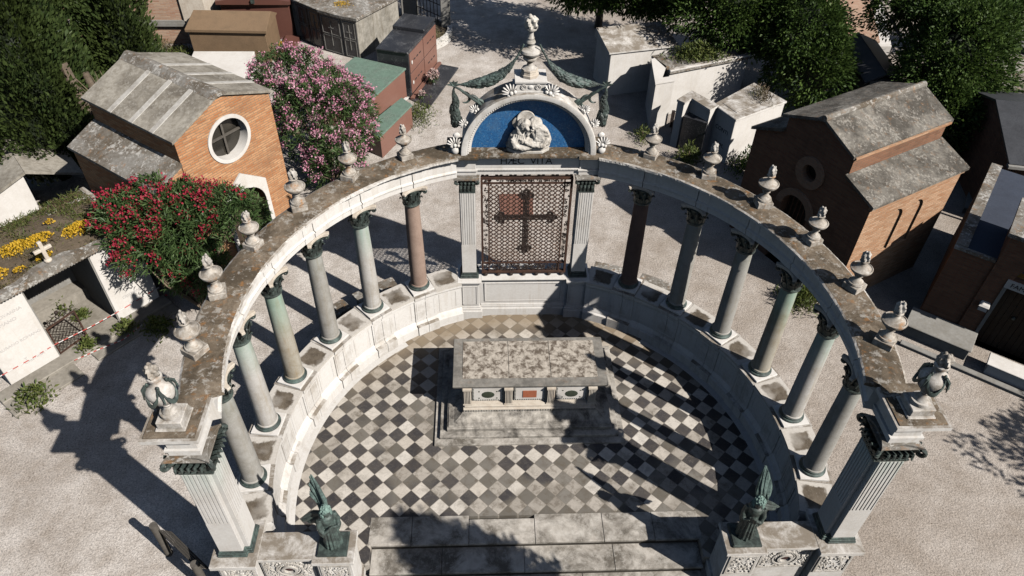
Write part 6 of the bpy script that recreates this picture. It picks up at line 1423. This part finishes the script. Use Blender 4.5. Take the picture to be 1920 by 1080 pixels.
broadleaf('laurel_tree', 'rounded laurel tree behind the right brick chapel roof', (15.0, 14.6, G), [((15.0, 14.4, 2.4), (1.75, 1.7, 2.0), .5), ((14.5, 13.2, 1.3), (1.2, 1.2, 1.4), .2), ((15.9, 15.6, 3.6), (1.6, 1.5, 1.4), .3), ((14.5, 17.3, 3.4), (1.5, 1.2, 1.2), .2), ((17.3, 17.2, 3.6), (1.6, 1.3, 1.2), .2)], 34000, .15)
broadleaf('laurel_tree', 'tall tree overhanging the shaded end of the gravel path', (4.2, 23.5, G), [((4.5, 20.3, 4.5), (3.0, 2.2, 1.7), .6), ((1.6, 23.0, 4.6), (2.2, 2.0, 1.4), .3), ((3.4, 20.9, 2.6), (1.8, .9, .85), .25), ((5.6, 20.5, 2.4), (1.6, .9, .9), .25)], 30000, .16)
broadleaf('laurel_tree', 'leafy tree cut by the top right corner', (19.5, 21, G), [((19.3, 20.6, 1.8), (1.3, 1.2, 1.2), 1.0)], 5000, .13)
tuft('grass_tuft', 'green grass tuft in a brick edging behind the right columns', (7.75, 5.75, G), .55, .5, .55, 800, 'lf_weed', .3, .03, 'weeds', None, 1.6, False)
for i, (x, y, r, h, lb) in enumerate(((-11.75, 2.75, .42, .4, 'round green weed clump at the lower end of the tomb step'), (-9.55, 5.05, .35, .35, 'leafy weeds at the right foot of the white tomb wall'), (-10.3, 4.95, .25, .22, 'small weeds growing on the step below the tomb opening'), (-11.05, 4.35, .2, .25, 'weeds growing beside the foot of the iron gate'), (-12.3, 5.7, .3, .35, 'leafy weeds inside the open tomb by its back wall'), (-11.65, 5.45, .16, .14, 'tiny weed on the paving inside the open tomb'))):
    tuft('weed_clump', lb, (x, y, G + (.12 if i in (2, 3, 4, 5) else 0)), r, r, h, 420 if r > .3 else 200, 'lf_weed', .15, .045, 'weeds', None, .9, False)
# trees standing outside the picture whose shadows fall into it
cypress('cypress_tree', 'pointed cypress standing in front of the entrance steps', (4.9, -6.5, G), 8.5, 1.55, .6, 20000, core=.98)
broadleaf('laurel_tree', 'leafy tree on the gravel beyond the right arm', (17.0, -2.4, G), [((17.0, -2.4, 4.0), (1.9, 1.5, 1.5), 1)], 4000, .16)

# ------------------------------------------------------------------ light, sky, camera
w = bpy.data.worlds.new('World'); SC.world = w; w.use_nodes = True; nt = w.node_tree
bg = nt.nodes['Background']; sky = nt.nodes.new('ShaderNodeTexSky'); sky.sky_type = 'NISHITA'; sky.sun_disc = False
EL = 41.5; LD = Vector((-.804, .595, 0)).normalized()            # horizontal direction in which shadows fall
sky.sun_elevation = R_(EL); to_sun = -LD; sky.sun_rotation = math.atan2(to_sun.x, to_sun.y)
nt.links.new(sky.outputs[0], bg.inputs[0]); bg.inputs[1].default_value = .043
ld = bpy.data.lights.new('sun', 'SUN'); ld.energy = 5.0; ld.angle = R_(.5); ld.color = (1.0, .95, .885)
lo = bpy.data.objects.new('sun', ld); COL.objects.link(lo)
dv = Vector((LD.x * math.cos(R_(EL)), LD.y * math.cos(R_(EL)), -math.sin(R_(EL)))); lo.rotation_euler = dv.to_track_quat('-Z', 'Y').to_euler(); lo.location = (12, -9, 20)
cd = bpy.data.cameras.new('camera'); cam = bpy.data.objects.new('camera', cd); COL.objects.link(cam); SC.camera = cam
yaw, pit, rol = .0493227840, .755441370, .0236506129
f = Vector((math.sin(yaw) * math.cos(pit), math.cos(yaw) * math.cos(pit), -math.sin(pit))); r = Vector((math.cos(yaw), -math.sin(yaw), 0)); u = r.cross(f)
r2 = r * math.cos(rol) + u * math.sin(rol); u2 = u * math.cos(rol) - r * math.sin(rol)
m4 = Matrix((( r2.x, u2.x, -f.x, -.97688879), (r2.y, u2.y, -f.y, -8.74967508), (r2.z, u2.z, -f.z, 14.0199506), (0, 0, 0, 1)))
cam.matrix_world = m4; cd.sensor_width = 36; cd.lens = 1397.6 / 1920 * 36; cd.clip_end = 600; cd.clip_start = .1
SC.view_settings.view_transform = 'Standard'; SC.view_settings.look = 'None'; SC.view_settings.exposure = 0; SC.view_settings.gamma = 1
SC.cycles.max_bounces = 6; SC.cycles.diffuse_bounces = 0
SC.cycles.use_denoising = True
